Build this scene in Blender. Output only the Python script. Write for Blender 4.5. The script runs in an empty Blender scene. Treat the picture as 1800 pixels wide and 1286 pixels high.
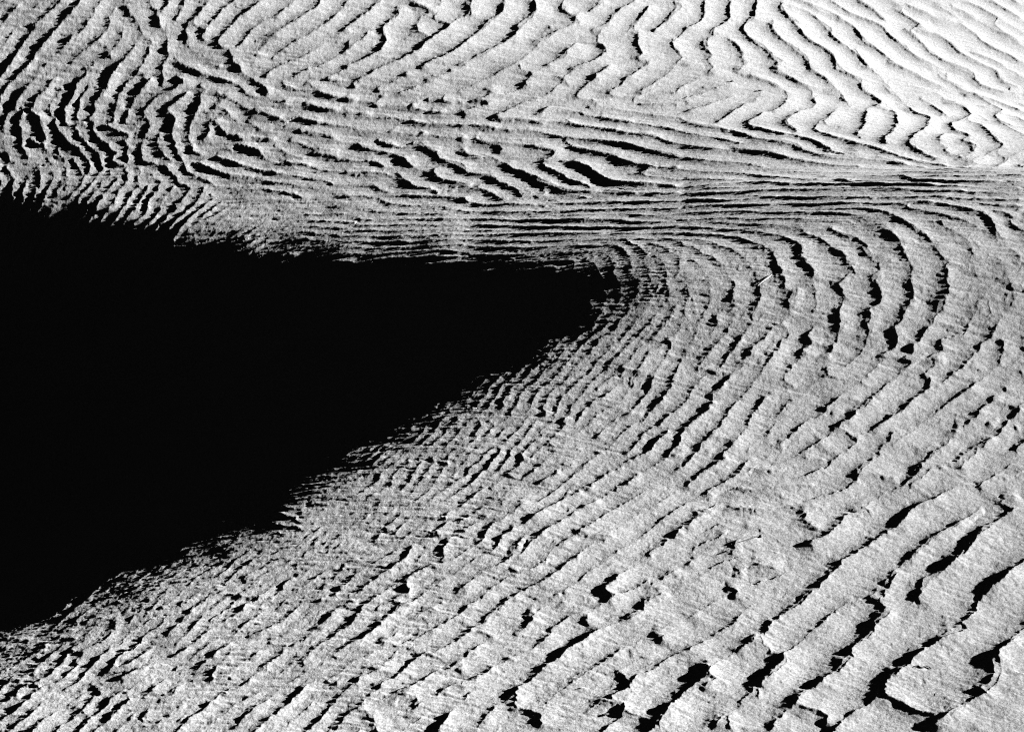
import bpy, math, os
import numpy as np
from mathutils import Vector, noise

sc = bpy.context.scene
C = sc.collection

# ------------------------------------------------------------------ camera
PITCH = math.radians(30.0); CAM_H = 1.6
cam_d = bpy.data.cameras.new('camera'); cam = bpy.data.objects.new('camera', cam_d); C.objects.link(cam)
cam.location = (0, 0, CAM_H); cam.rotation_euler = (math.radians(90) - PITCH, 0, 0)
cam_d.sensor_width = 36; cam_d.lens = 18 / math.tan(math.radians(12.5))
cam_d.clip_start = 0.05; cam_d.clip_end = 2000
sc.camera = cam

# ------------------------------------------------------------------ light
SUN_AZ = math.radians(10); SUN_EL = math.radians(13)
sdir = Vector((math.cos(SUN_AZ) * math.cos(SUN_EL), math.sin(SUN_AZ) * math.cos(SUN_EL), math.sin(SUN_EL)))
sun_d = bpy.data.lights.new('sun', 'SUN'); sun_d.energy = 5.0; sun_d.angle = math.radians(0.8); sun_d.color = (1, 1, 1)
sun = bpy.data.objects.new('sun', sun_d); C.objects.link(sun)
sun.rotation_euler = (-sdir).to_track_quat('-Z', 'Y').to_euler(); sun.location = sdir * 20

world = bpy.data.worlds.new('World'); sc.world = world; world.use_nodes = True
nt = world.node_tree; nt.nodes.clear()
sky = nt.nodes.new('ShaderNodeTexSky'); sky.sky_type = 'NISHITA'; sky.sun_disc = False
sky.altitude = 0; sky.air_density = .0025; sky.dust_density = 0.0; sky.ozone_density = 0.0     # thin clear air: the shade is nearly black
sky.sun_elevation = SUN_EL; sky.sun_rotation = math.atan2(sdir.x, sdir.y)
bw = nt.nodes.new('ShaderNodeHueSaturation'); bw.inputs['Saturation'].default_value = 0.0     # the photograph is black and white
bg = nt.nodes.new('ShaderNodeBackground'); bg.inputs['Strength'].default_value = 0.05
wo = nt.nodes.new('ShaderNodeOutputWorld')
nt.links.new(sky.outputs[0], bw.inputs['Color']); nt.links.new(bw.outputs[0], bg.inputs['Color']); nt.links.new(bg.outputs[0], wo.inputs[0])

sc.view_settings.view_transform = 'Standard'; sc.view_settings.look = 'None'
sc.view_settings.exposure = 3.15; sc.view_settings.gamma = 1.0
sc.cycles.use_denoising = False          # keeps the grain of the sand
sc.cycles.max_bounces = 4; sc.cycles.diffuse_bounces = 0; sc.cycles.glossy_bounces = 0
sc.cycles.pixel_filter_type = 'BLACKMAN_HARRIS'; sc.cycles.filter_width = 1.1

# ------------------------------------------------------------------ the large shape of the dunes
GX0, GY0, GS, GNX, GNY = -1.25, 1.5, 0.04, 63, 93
DUNE = np.array([int(v) for v in '''-321 -208 -96 12 115 213 304 389 465 532 591 641 681 714 739 757 771 782 790 797 804 812 821 831 842 854 867 881 895 910
925 940 956 970 984 997 1009 1019 1028 1036 1043 1050 1056 1062 1067 1071 1075 1079 1082 1085 1087 1089 1091 1093 1096 1099 1103 1107 1112 1117
1123 1130 1137 -393 -278 -164 -53 55 157 253 342 424 497 561 615 661 697 726 748 765 779 790 800 810 821 832 845 858 873 887
902 917 933 949 965 981 996 1010 1023 1035 1045 1054 1061 1068 1075 1081 1086 1092 1096 1101 1105 1108 1111 1113 1115 1118 1120 1123 1126 1130
1135 1140 1146 1152 1159 1166 -467 -350 -233 -118 -7 100 201 296 383 461 531 591 641 682 714 740 760 776 790 803 816 830 844 860
875 892 908 924 940 957 973 990 1006 1022 1037 1050 1061 1071 1079 1087 1093 1100 1106 1111 1117 1122 1126 1130 1134 1137 1139 1142 1144 1147
1150 1153 1158 1163 1168 1175 1181 1188 1196 -545 -425 -305 -186 -71 40 147 247 340 425 501 566 622 667 703 732 755 775 791 807 823
840 857 876 894 912 930 947 964 981 998 1015 1032 1048 1064 1077 1088 1097 1104 1112 1118 1124 1130 1136 1141 1147 1152 1156 1160 1163 1166
1168 1170 1173 1177 1181 1185 1191 1197 1203 1211 1218 1226 -628 -504 -381 -259 -139 -22 90 197 297 388 471 542 603 653 694 726 752 774
794 813 832 852 872 894 915 935 954 972 989 1006 1024 1041 1058 1075 1091 1104 1114 1122 1129 1136 1142 1148 1154 1160 1166 1172 1177 1182
1186 1189 1192 1194 1197 1200 1203 1208 1213 1219 1225 1233 1240 1248 1257 -717 -590 -462 -336 -211 -89 29 143 250 349 439 519 586 641 685
721 751 776 799 822 844 867 891 915 939 961 981 999 1017 1034 1051 1068 1085 1103 1119 1132 1141 1147 1154 1160 1166 1172 1178 1184 1190
1196 1202 1207 1211 1215 1217 1220 1223 1226 1230 1235 1241 1247 1254 1262 1271 1279 1288 -813 -682 -551 -420 -290 -163 -38 83 199 307 406 494
569 631 679 719 752 782 809 835 861 887 914 942 968 990 1010 1029 1046 1063 1080 1097 1114 1131 1147 1159 1166 1172 1178 1184 1190 1196
1202 1208 1214 1220 1226 1232 1237 1240 1243 1245 1248 1252 1257 1262 1269 1276 1284 1292 1302 1311 1321 -916 -781 -646 -512 -377 -243 -112 17 142
260 369 468 552 621 675 719 758 792 824 854 884 914 944 974 1001 1022 1042 1061 1079 1095 1111 1127 1143 1159 1173 1183 1189 1195 1201
1207 1213 1219 1225 1232 1238 1244 1250 1257 1261 1265 1267 1270 1274 1278 1283 1290 1297 1305 1314 1324 1334 1344 1355 -1028 -890 -751 -612 -473 -333
-195 -58 76 204 325 436 533 612 672 720 765 805 842 876 910 944 977 1008 1033 1054 1074 1094 1112 1127 1140 1154 1168 1183 1195 1203
1209 1216 1222 1229 1235 1242 1248 1254 1260 1267 1273 1280 1285 1288 1291 1295 1299 1304 1310 1318 1326 1335 1345 1356 1367 1378 1390 -1148 -1007 -865
-722 -578 -433 -289 -144 -2 138 271 395 506 598 666 717 766 812 854 894 932 970 1007 1039 1065 1086 1106 1126 1144 1157 1167 1177 1190
1203 1214 1223 1230 1237 1243 1250 1257 1263 1270 1276 1283 1289 1295 1302 1308 1311 1315 1319 1324 1331 1338 1347 1356 1367 1378 1390 1402 1414 1427
-1277 -1133 -988 -842 -694 -545 -395 -244 -93 56 201 339 465 571 646 702 756 808 856 902 946 989 1031 1066 1094 1117 1138 1158 1176 1187
1194 1199 1210 1224 1236 1246 1254 1260 1266 1272 1278 1285 1292 1299 1305 1311 1317 1323 1329 1334 1338 1344 1350 1358 1367 1377 1388 1400 1413 1426
1439 1453 1466 -1413 -1267 -1121 -972 -822 -669 -514 -358 -201 -44 111 260 399 518 603 670 734 794 850 903 952 997 1038 1078 1113 1143 1169
1193 1211 1223 1231 1236 1245 1254 1264 1271 1278 1284 1290 1296 1301 1307 1314 1320 1326 1333 1339 1345 1351 1357 1362 1369 1377 1386 1397 1409 1422
1435 1449 1464 1478 1493 1508 -1558 -1410 -1262 -1112 -960 -805 -648 -488 -326 -163 -2 156 303 432 531 617 696 770 838 899 954 1002 1045 1086
1125 1160 1195 1226 1247 1261 1272 1280 1288 1295 1300 1303 1307 1314 1319 1325 1330 1335 1340 1345 1351 1357 1363 1369 1375 1381 1388 1396 1405 1416
1429 1443 1457 1473 1489 1505 1520 1536 1552 -1708 -1560 -1411 -1261 -1108 -952 -794 -633 -469 -303 -137 25 179 315 432 539 638 729 814 889 954
1007 1052 1093 1133 1170 1205 1239 1272 1294 1311 1325 1335 1343 1347 1350 1352 1356 1359 1363 1367 1371 1375 1379 1384 1388 1393 1399 1404 1409 1416
1426 1437 1449 1464 1480 1496 1514 1531 1548 1565 1582 1599 -1864 -1716 -1567 -1417 -1264 -1109 -951 -790 -626 -460 -293 -128 31 175 308 434 553 664
767 860 940 1004 1057 1103 1146 1188 1229 1268 1304 1331 1352 1370 1384 1392 1397 1400 1402 1405 1408 1410 1413 1415 1418 1421 1424 1427 1430 1434
1438 1443 1450 1459 1471 1486 1502 1520 1539 1558 1577 1596 1614 1632 1650 -2023 -1875 -1727 -1578 -1427 -1273 -1117 -958 -797 -632 -466 -300 -138 13 161
303 441 571 692 804 902 987 1056 1112 1163 1210 1256 1299 1337 1369 1396 1419 1434 1442 1446 1449 1452 1455 1458 1462 1465 1468 1468 1469 1470
1472 1474 1476 1479 1482 1487 1497 1510 1526 1545 1564 1585 1606 1627 1647 1666 1685 1703 -2182 -2036 -1889 -1741 -1592 -1441 -1288 -1133 -974 -813 -650 -484
-320 -160 0 154 309 455 594 723 839 946 1039 1114 1176 1230 1278 1323 1364 1402 1437 1470 1486 1492 1494 1497 1499 1503 1507 1512 1519 1526
1523 1521 1520 1520 1521 1522 1524 1525 1530 1539 1553 1571 1591 1613 1636 1659 1681 1702 1722 1742 1761 -2340 -2195 -2050 -1904 -1757 -1609 -1460 -1309 -1155
-997 -837 -672 -505 -337 -168 -3 162 323 476 623 758 883 997 1094 1177 1243 1295 1340 1383 1423 1462 1497 1520 1532 1538 1543 1547 1551 1556
1559 1560 1562 1565 1568 1569 1570 1571 1572 1573 1573 1577 1586 1601 1621 1644 1668 1692 1716 1740 1762 1782 1802 1821 -2495 -2351 -2207 -2063 -1919 -1774
-1628 -1481 -1331 -1178 -1020 -853 -681 -510 -333 -161 10 182 344 507 659 802 935 1052 1157 1243 1308 1358 1401 1440 1476 1507 1539 1565 1581 1593
1603 1610 1616 1618 1615 1612 1617 1621 1623 1625 1626 1627 1627 1627 1629 1639 1656 1677 1702 1728 1754 1779 1803 1825 1846 1866 1885 -2643 -2501 -2359
-2216 -2074 -1932 -1789 -1645 -1498 -1348 -1192 -1023 -843 -670 -489 -312 -138 39 210 379 546 703 855 993 1115 1221 1307 1372 1423 1466 1506 1543 1578
1608 1633 1654 1672 1684 1691 1694 1693 1690 1689 1689 1690 1691 1691 1691 1690 1689 1689 1699 1717 1740 1767 1794 1821 1847 1871 1894 1914 1933 1951
-2783 -2642 -2501 -2360 -2220 -2080 -1939 -1796 -1651 -1501 -1344 -1172 -990 -814 -635 -455 -280 -101 77 249 426 594 757 914 1054 1177 1284 1373 1440 1492
1536 1577 1616 1651 1683 1713 1743 1758 1765 1771 1773 1772 1770 1768 1767 1767 1767 1767 1765 1763 1760 1768 1787 1812 1839 1868 1895 1921 1944 1965
1985 2002 2019 -2913 -2773 -2633 -2493 -2354 -2214 -2074 -1932 -1787 -1636 -1476 -1303 -1123 -944 -767 -586 -409 -232 -52 124 300 478 648 817 975 1115 1240
1350 1441 1511 1565 1611 1652 1690 1722 1747 1767 1792 1817 1835 1846 1853 1855 1853 1852 1852 1852 1852 1850 1847 1842 1848 1867 1892 1920 1948 1974
1998 2020 2040 2057 2073 2088 -3032 -2892 -2752 -2612 -2473 -2334 -2194 -2052 -1906 -1753 -1590 -1415 -1237 -1059 -882 -705 -527 -350 -173 5 181 358 535 707
878 1036 1179 1308 1420 1512 1586 1643 1690 1730 1764 1792 1813 1839 1868 1892 1912 1931 1942 1939 1938 1939 1940 1941 1941 1939 1934 1938 1956 1981
2007 2033 2058 2080 2099 2116 2131 2144 2157 -3137 -2997 -2857 -2718 -2578 -2439 -2298 -2154 -2006 -1851 -1685 -1509 -1334 -1159 -983 -808 -632 -456 -281 -105 70
246 424 599 772 942 1102 1248 1380 1493 1588 1665 1726 1774 1814 1847 1875 1901 1925 1947 1967 1985 2001 2008 2015 2020 2024 2028 2031 2033 2033
2037 2054 2077 2100 2123 2144 2163 2179 2192 2204 2214 2223 -3228 -3088 -2948 -2808 -2668 -2527 -2384 -2239 -2088 -1930 -1762 -1589 -1416 -1243 -1070 -896 -723 -548
-375 -201 -28 147 323 498 671 844 1013 1174 1322 1455 1569 1667 1748 1813 1863 1903 1937 1966 1992 2012 2026 2033 2047 2070 2087 2099 2108 2116
2122 2129 2135 2142 2157 2177 2197 2216 2232 2246 2257 2266 2274 2280 2286 -3305 -3164 -3024 -2883 -2741 -2599 -2454 -2307 -2154 -1994 -1825 -1654 -1484 -1313 -1142
-970 -798 -626 -454 -281 -107 65 236 407 580 751 923 1091 1251 1399 1533 1648 1748 1834 1904 1957 1998 2033 2064 2089 2108 2122 2137 2154 2170
2184 2197 2208 2218 2228 2238 2247 2262 2278 2293 2306 2317 2325 2331 2335 2338 2340 2342 -3367 -3226 -3084 -2942 -2799 -2655 -2509 -2359 -2204 -2042 -1874 -1706
-1538 -1369 -1200 -1030 -861 -691 -520 -350 -179 -9 161 331 500 671 840 1009 1175 1333 1482 1616 1731 1833 1924 1999 2053 2096 2134 2166 2189 2208
2225 2241 2257 2273 2289 2304 2316 2328 2340 2350 2363 2375 2385 2392 2396 2398 2398 2397 2395 2393 2390 -3415 -3273 -3130 -2987 -2843 -2697 -2548 -2396 -2240
-2077 -1911 -1745 -1579 -1412 -1245 -1077 -910 -742 -574 -406 -238 -70 98 267 435 604 773 941 1105 1268 1424 1574 1704 1818 1923 2016 2089 2142 2187
2223 2249 2273 2294 2313 2332 2350 2370 2392 2410 2420 2432 2443 2455 2463 2467 2468 2465 2461 2455 2448 2441 2434 2427 -3447 -3305 -3162 -3018 -2872 -2724
-2574 -2420 -2263 -2100 -1936 -1772 -1608 -1443 -1278 -1112 -946 -780 -614 -448 -282 -116 50 216 383 551 720 890 1052 1209 1368 1520 1666 1795 1905 2007
2099 2156 2190 2228 2267 2301 2332 2357 2378 2400 2423 2449 2471 2485 2500 2515 2529 2535 2535 2529 2520 2509 2497 2485 2473 2462 2451 -3466 -3323 -3179
-3035 -2888 -2738 -2586 -2431 -2273 -2112 -1950 -1788 -1626 -1463 -1300 -1136 -972 -807 -642 -477 -312 -148 16 180 343 508 677 849 1010 1163 1310 1463 1616
1758 1884 1987 2074 2133 2173 2216 2259 2298 2332 2365 2393 2418 2438 2454 2475 2507 2533 2557 2578 2585 2582 2572 2557 2541 2523 2506 2490 2474 2460
-3470 -3327 -3184 -3039 -2891 -2740 -2587 -2431 -2273 -2113 -1954 -1794 -1633 -1473 -1311 -1150 -987 -824 -660 -496 -331 -166 -3 159 318 477 632 789 951 1115
1274 1431 1584 1724 1843 1938 2016 2081 2132 2180 2226 2269 2309 2350 2388 2421 2449 2472 2494 2523 2550 2576 2601 2611 2606 2592 2573 2551 2529 2508
2488 2469 2451 -3459 -3318 -3175 -3030 -2882 -2732 -2577 -2421 -2263 -2105 -1946 -1788 -1630 -1471 -1312 -1153 -993 -832 -670 -507 -343 -177 -9 158 311 462 613
762 921 1087 1253 1410 1551 1672 1772 1862 1937 2003 2063 2120 2176 2228 2276 2323 2367 2407 2442 2473 2502 2528 2551 2574 2598 2610 2604 2587 2564
2539 2514 2490 2467 2445 2425 -3435 -3294 -3153 -3010 -2863 -2712 -2558 -2402 -2245 -2087 -1930 -1773 -1615 -1458 -1302 -1145 -989 -831 -673 -512 -351 -187 -16 160
314 461 610 762 920 1081 1239 1379 1497 1597 1687 1771 1844 1912 1978 2044 2107 2166 2220 2272 2322 2368 2409 2446 2481 2506 2525 2544 2566 2581
2574 2555 2531 2503 2476 2449 2424 2401 2379 -3395 -3257 -3118 -2977 -2832 -2683 -2531 -2375 -2219 -2062 -1905 -1748 -1591 -1434 -1279 -1124 -970 -817 -663 -508 -353
-198 -45 114 277 442 602 762 921 1074 1210 1323 1422 1512 1596 1673 1744 1813 1882 1952 2020 2083 2144 2202 2258 2308 2351 2386 2415 2442 2467
2488 2510 2524 2516 2496 2470 2442 2414 2387 2361 2337 2314 -3340 -3205 -3069 -2931 -2790 -2645 -2495 -2341 -2186 -2031 -1874 -1717 -1560 -1402 -1244 -1089 -935 -784
-636 -486 -338 -192 -47 97 258 429 598 761 910 1043 1152 1250 1339 1423 1500 1574 1646 1715 1781 1852 1921 1989 2058 2123 2179 2227 2269 2305
2338 2371 2396 2415 2429 2437 2428 2409 2384 2357 2329 2303 2277 2254 2231 -3268 -3137 -3005 -2872 -2735 -2594 -2448 -2297 -2145 -1992 -1838 -1682 -1525 -1366 -1205
-1044 -884 -731 -592 -448 -304 -160 -14 133 286 446 605 751 877 985 1081 1170 1251 1327 1402 1477 1552 1624 1692 1757 1822 1890 1960 2024 2078
2124 2169 2210 2245 2277 2304 2317 2324 2324 2314 2296 2274 2249 2223 2198 2175 2152 2130 -3178 -3052 -2924 -2795 -2664 -2528 -2387 -2240 -2091 -1942 -1792 -1640
-1487 -1333 -1171 -1004 -833 -676 -548 -406 -263 -119 29 177 327 471 605 722 827 920 1006 1084 1158 1232 1306 1381 1454 1525 1595 1658 1718 1780
1846 1906 1961 2014 2064 2108 2145 2177 2194 2194 2191 2187 2178 2162 2142 2121 2099 2077 2055 2035 2015 -3069 -2947 -2825 -2701 -2574 -2443 -2306 -2163 -2018
-1874 -1730 -1584 -1439 -1292 -1144 -995 -843 -686 -532 -381 -228 -78 71 218 353 475 585 682 771 851 926 997 1067 1139 1210 1280 1348 1416 1484
1547 1606 1664 1723 1777 1830 1884 1936 1983 2013 2025 2032 2032 2030 2027 2021 2009 1994 1977 1959 1940 1922 1904 1886 -2939 -2823 -2705 -2586 -2463 -2337
-2203 -2063 -1923 -1783 -1643 -1503 -1364 -1225 -1088 -955 -824 -677 -505 -344 -187 -33 111 242 359 461 552 634 709 779 846 913 980 1048 1113 1177
1240 1306 1371 1435 1496 1555 1603 1643 1686 1733 1782 1827 1848 1843 1842 1845 1847 1848 1847 1841 1831 1820 1807 1793 1778 1763 1747 -2789 -2677 -2565
-2450 -2331 -2207 -2075 -1939 -1802 -1666 -1530 -1393 -1257 -1121 -985 -851 -716 -576 -423 -272 -123 18 144 255 350 435 510 580 646 709 771 834 896
959 1018 1076 1135 1197 1261 1322 1380 1429 1467 1498 1530 1565 1603 1636 1652 1650 1648 1650 1654 1658 1662 1664 1662 1656 1649 1639 1628 1616 1602
-2618 -2511 -2403 -2293 -2178 -2056 -1926 -1793 -1660 -1526 -1392 -1257 -1122 -987 -851 -715 -579 -444 -305 -172 -43 69 167 253 331 405 469 529 588 645
703 760 816 871 926 981 1037 1096 1155 1210 1258 1297 1327 1351 1375 1400 1423 1445 1458 1460 1459 1461 1465 1471 1479 1488 1491 1491 1489 1484
1476 1465 1454 -2426 -2325 -2222 -2116 -2005 -1885 -1757 -1627 -1497 -1367 -1235 -1103 -970 -835 -700 -563 -427 -295 -173 -70 23 102 175 244 315 380 433
486 540 592 644 696 747 797 850 906 960 1014 1064 1110 1148 1181 1205 1226 1245 1261 1271 1284 1293 1295 1289 1290 1294 1301 1310 1321 1327
1331 1333 1330 1324 1315 1304 -2214 -2119 -2022 -1922 -1814 -1697 -1571 -1444 -1317 -1190 -1062 -934 -804 -672 -540 -405 -279 -160 -67 4 68 127 183 238
291 344 399 452 502 551 600 648 698 748 799 850 901 948 993 1033 1068 1099 1123 1147 1166 1177 1172 1177 1183 1176 1155 1145 1152 1161
1164 1165 1173 1181 1185 1184 1178 1169 1157 -1983 -1894 -1804 -1710 -1608 -1493 -1369 -1245 -1121 -997 -871 -749 -624 -499 -379 -261 -163 -73 1 53 103
152 199 244 288 333 384 435 483 529 575 620 667 715 763 810 857 901 945 987 1026 1060 1085 1111 1131 1140 1135 1131 1126 1108 1074
1046 1053 1058 1052 1043 1045 1050 1051 1048 1039 1028 1014 -1735 -1652 -1569 -1483 -1387 -1274 -1152 -1031 -909 -787 -664 -548 -432 -326 -233 -151 -83 -32
15 72 126 175 221 265 310 353 396 439 483 527 569 610 653 697 740 783 826 870 915 959 1003 1043 1079 1098 1111 1123 1132 1127
1104 1085 1068 1059 1030 1001 976 956 945 939 932 921 908 892 875 -1474 -1396 -1319 -1240 -1153 -1041 -923 -804 -688 -573 -460 -358 -263 -181 -117
-59 -10 27 67 114 162 207 252 296 342 383 419 458 499 539 580 620 657 692 728 766 806 847 889 931 970 1004 1035 1052 1061
1070 1072 1068 1053 1038 1022 1010 975 938 904 877 856 840 822 803 782 761 740 -1206 -1131 -1057 -984 -904 -793 -685 -575 -476 -380 -294 -215
-140 -72 -26 19 60 97 136 175 216 256 296 333 370 408 448 486 524 560 596 631 662 693 724 756 790 824 858 892 922 948
971 985 992 995 993 986 973 957 937 916 883 852 818 791 765 742 714 687 660 634 609 -938 -864 -791 -719 -643 -545 -458 -374 -303
-237 -178 -123 -77 -28 27 82 127 168 209 248 286 323 359 392 423 457 493 527 560 591 621 650 677 703 728 752 777 803 827
852 874 893 908 915 916 913 905 894 878 859 836 810 779 749 717 689 662 636 603 570 539 509 481 -682 -609 -535 -467 -402 -334
-276 -217 -165 -116 -69 -25 12 54 106 161 208 252 295 333 370 405 437 468 497 526 555 584 611 637 661 683 703 722 740 756
773 790 804 821 836 846 852 851 843 831 816 799 778 754 728 700 670 639 608 578 550 520 486 451 418 386 356 -449 -380 -311
-251 -204 -159 -117 -72 -30 12 54 95 135 177 220 269 311 353 394 431 466 499 529 557 584 608 632 655 677 697 714 730 744
757 770 779 787 794 796 804 812 815 811 800 780 756 732 709 683 656 625 594 562 530 497 466 434 402 367 333 300 268 237
-244 -182 -123 -73 -34 0 36 74 111 148 188 227 266 308 348 391 432 471 507 540 571 602 629 654 679 700 719 738 755 770
781 790 800 808 815 819 819 815 805 804 807 803 791 769 736 697 662 634 605 573 537 501 464 428 392 358 323 289 254 221
188 156 125 -65 -11 39 83 118 150 184 219 253 289 326 363 400 439 476 516 557 596 626 654 681 708 731 752 775 791 807
824 837 849 856 861 867 870 873 874 871 865 853 843 834 820 799 769 725 671 624 591 556 517 473 427 382 339 298 260 223
187 152 119 87 56 25 94 141 185 225 260 293 327 361 395 429 463 498 532 567 602 635 670 703 733 762 788 812 830 845
860 876 893 909 920 929 935 939 941 939 938 938 934 930 927 910 885 861 834 801 756 704 649 596 546 492 437 380 322 267
219 179 141 102 66 33 2 -29 -60 238 281 321 359 395 430 465 499 533 566 599 632 664 695 725 752 775 800 833 867 893
914 930 941 953 965 977 991 999 1004 1006 1005 1006 1002 998 996 987 976 967 950 928 906 878 848 810 776 719 640 567 497 430
359 290 216 160 120 81 42 3 -32 -64 -95 -127 373 413 451 489 526 562 598 633 666 699 732 764 795 824 852 877 899 923
949 977 999 1017 1030 1039 1049 1057 1064 1074 1077 1078 1076 1071 1069 1062 1055 1048 1034 1018 1002 983 963 940 912 880 840 797 738 669
595 521 446 369 292 203 139 96 52 9 -34 -72 -107 -142 -176 502 540 578 615 653 690 726 761 795 829 861 893 923 952 978
1002 1023 1046 1067 1090 1107 1120 1130 1135 1143 1146 1150 1155 1154 1150 1145 1136 1130 1121 1109 1098 1080 1060 1039 1015 994 968 937 902 858
809 751 690 622 552 479 406 334 261 190 119 56 2 -47 -91 -131 -169 -207 627 664 701 739 777 814 850 886 920 953 986 1017
1047 1074 1099 1121 1141 1161 1180 1198 1212 1221 1228 1231 1235 1236 1236 1237 1232 1225 1216 1204 1195 1182 1167 1151 1129 1105 1079 1051 1026 996
962 923 875 824 765 706 642 577 510 443 376 317 243 154 77 12 -44 -93 -138 -180 -222 750 787 823 861 898 935 971 1006 1040
1073 1105 1137 1166 1192 1214 1234 1253 1270 1287 1302 1313 1318 1322 1323 1324 1322 1319 1317 1310 1299 1288 1273 1261 1246 1228 1210 1184 1157 1126
1094 1065 1031 993 949 898 843 783 722 659 594 529 462 392 326 253 170 96 28 -31 -84 -132 -179 -224 872 908 944 980 1017 1053
1088 1122 1156 1188 1220 1251 1279 1304 1325 1343 1359 1375 1390 1402 1410 1413 1413 1410 1406 1405 1401 1397 1388 1375 1362 1346 1331 1314 1295 1274
1246 1216 1182 1146 1112 1074 1033 985 929 868 805 741 678 611 546 475 404 332 259 181 111 44 -15 -70 -119 -168 -217 993 1028 1063
1098 1133 1168 1202 1236 1269 1301 1333 1363 1390 1413 1432 1449 1464 1477 1490 1501 1506 1507 1504 1498 1493 1489 1483 1476 1465 1451 1437 1420 1404
1386 1366 1344 1314 1282 1245 1207 1170 1129 1085 1033 972 906 837 769 703 638 570 497 424 347 272 197 127 61 2 -52 -102 -153 -203
1113 1147 1181 1215 1249 1282 1315 1348 1380 1412 1443 1473 1498 1520 1538 1553 1567 1579 1590 1599 1603 1602 1597 1590 1583 1576 1568 1558 1545 1530
1514 1497 1480 1461 1441 1417 1388 1354 1316 1276 1236 1193 1148 1094 1032 962 885 813 747 680 607 532 455 376 298 221 149 82 23 -32
-83 -134 -185 1233 1265 1298 1331 1364 1396 1428 1460 1492 1523 1553 1581 1606 1626 1643 1657 1669 1680 1689 1696 1698 1696 1690 1683 1674 1664 1654
1642 1628 1612 1594 1577 1558 1539 1519 1494 1464 1429 1390 1349 1307 1263 1217 1163 1103 1037 968 895 818 740 661 581 500 417 336 257 181
111 49 -8 -60 -111 -164 1352 1384 1415 1447 1479 1510 1541 1572 1603 1633 1661 1687 1710 1730 1745 1759 1770 1779 1786 1791 1792 1789 1782 1774
1764 1753 1740 1727 1711 1694 1676 1658 1638 1618 1596 1570 1539 1504 1464 1422 1379 1334 1287 1233 1174 1110 1043 970 889 807 725 641 557 470
386 302 223 149 82 22 -32 -84 -138 1472 1502 1532 1563 1593 1623 1653 1683 1712 1740 1767 1791 1812 1831 1846 1858 1868 1876 1881 1884 1884
1880 1873 1864 1853 1840 1827 1812 1795 1777 1759 1739 1718 1696 1672 1644 1613 1577 1537 1495 1451 1405 1355 1300 1240 1173 1105 1031 952 871 789
705 618 530 443 356 274 195 124 59 2 -53 -107 1591 1620 1649 1678 1707 1736 1764 1792 1820 1846 1871 1893 1913 1930 1944 1955 1964 1971
1975 1976 1974 1969 1962 1952 1941 1927 1913 1897 1879 1860 1840 1819 1797 1773 1747 1718 1685 1649 1609 1566 1521 1473 1421 1365 1302 1235 1164 1089
1013 933 853 768 682 593 504 416 331 249 173 104 42 -14 -71 1709 1737 1764 1792 1819 1847 1874 1900 1926 1950 1973 1993 2012 2027 2040
2051 2058 2064 2066 2067 2064 2058 2050 2040 2028 2014 1998 1981 1963 1943 1922 1899 1876 1850 1822 1791 1757 1720 1679 1635 1589 1539 1485 1427 1364
1296 1224 1149 1073 995 915 832 746 657 568 479 391 307 228 156 90 31 -27 1826 1852 1879 1905 1931 1956 1982 2006 2030 2053 2074 2093
2109 2124 2135 2144 2151 2155 2157 2156 2152 2146 2138 2127 2114 2099 2083 2065 2045 2024 2002 1979 1953 1926 1896 1864 1829 1790 1748 1704 1656 1604
1549 1490 1426 1357 1286 1211 1135 1057 977 894 809 721 632 542 455 370 289 214 145 83 24 1942 1967 1992 2016 2041 2065 2088 2111 2133
2154 2173 2191 2206 2219 2229 2237 2243 2246 2247 2245 2240 2233 2224 2212 2199 2184 2166 2148 2127 2105 2082 2057 2030 2001 1970 1936 1900 1860 1817
1771 1722 1669 1613 1552 1488 1419 1348 1274 1198 1119 1039 956 871 784 695 607 519 434 354 277 208 144 83 2057 2080 2103 2127 2149 2172
2194 2215 2235 2254 2272 2287 2301 2313 2322 2329 2333 2336 2335 2332 2327 2320 2310 2297 2283 2267 2249 2230 2209 2186 2161 2135 2107 2076 2044 2008
1970 1929 1885 1838 1788 1734 1676 1615 1551 1482 1411 1337 1261 1182 1102 1019 935 848 761 673 586 501 421 345 276 211 151 2170 2192 2214
2235 2257 2278 2298 2317 2336 2353 2369 2383 2396 2406 2414 2420 2423 2424 2423 2419 2413 2405 2395 2382 2367 2350 2332 2311 2289 2265 2240 2212 2182
2151 2117 2080 2041 1999 1954 1905 1854 1799 1741 1679 1614 1546 1474 1401 1324 1246 1166 1084 1000 914 827 741 655 572 492 417 348 282 224
2282 2303 2323 2343 2363 2382 2401 2419 2436 2451 2466 2478 2489 2498 2505 2510 2512 2512 2510 2506 2499 2490 2479 2465 2450 2432 2413 2392 2369 2344
2317 2289 2258 2225 2190 2152 2111 2068 2022 1972 1920 1864 1806 1743 1678 1610 1539 1465 1389 1311 1231 1149 1066 981 896 811 727 645 566 491
422 356 296 2393 2412 2431 2449 2467 2485 2503 2519 2534 2549 2561 2573 2582 2590 2596 2599 2601 2600 2597 2592 2584 2574 2562 2548 2532 2514 2494
2472 2448 2422 2395 2365 2333 2299 2262 2223 2182 2137 2090 2040 1987 1930 1871 1809 1743 1675 1604 1530 1455 1377 1298 1216 1134 1050 966 883 800
719 642 567 497 430 368 2502 2520 2537 2554 2571 2587 2603 2618 2632 2645 2656 2666 2674 2681 2685 2688 2688 2687 2683 2677 2669 2658 2645 2631
2614 2595 2574 2552 2527 2500 2471 2441 2408 2373 2335 2295 2252 2207 2159 2108 2054 1997 1937 1874 1809 1741 1670 1597 1521 1444 1365 1285 1203 1121
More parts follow.
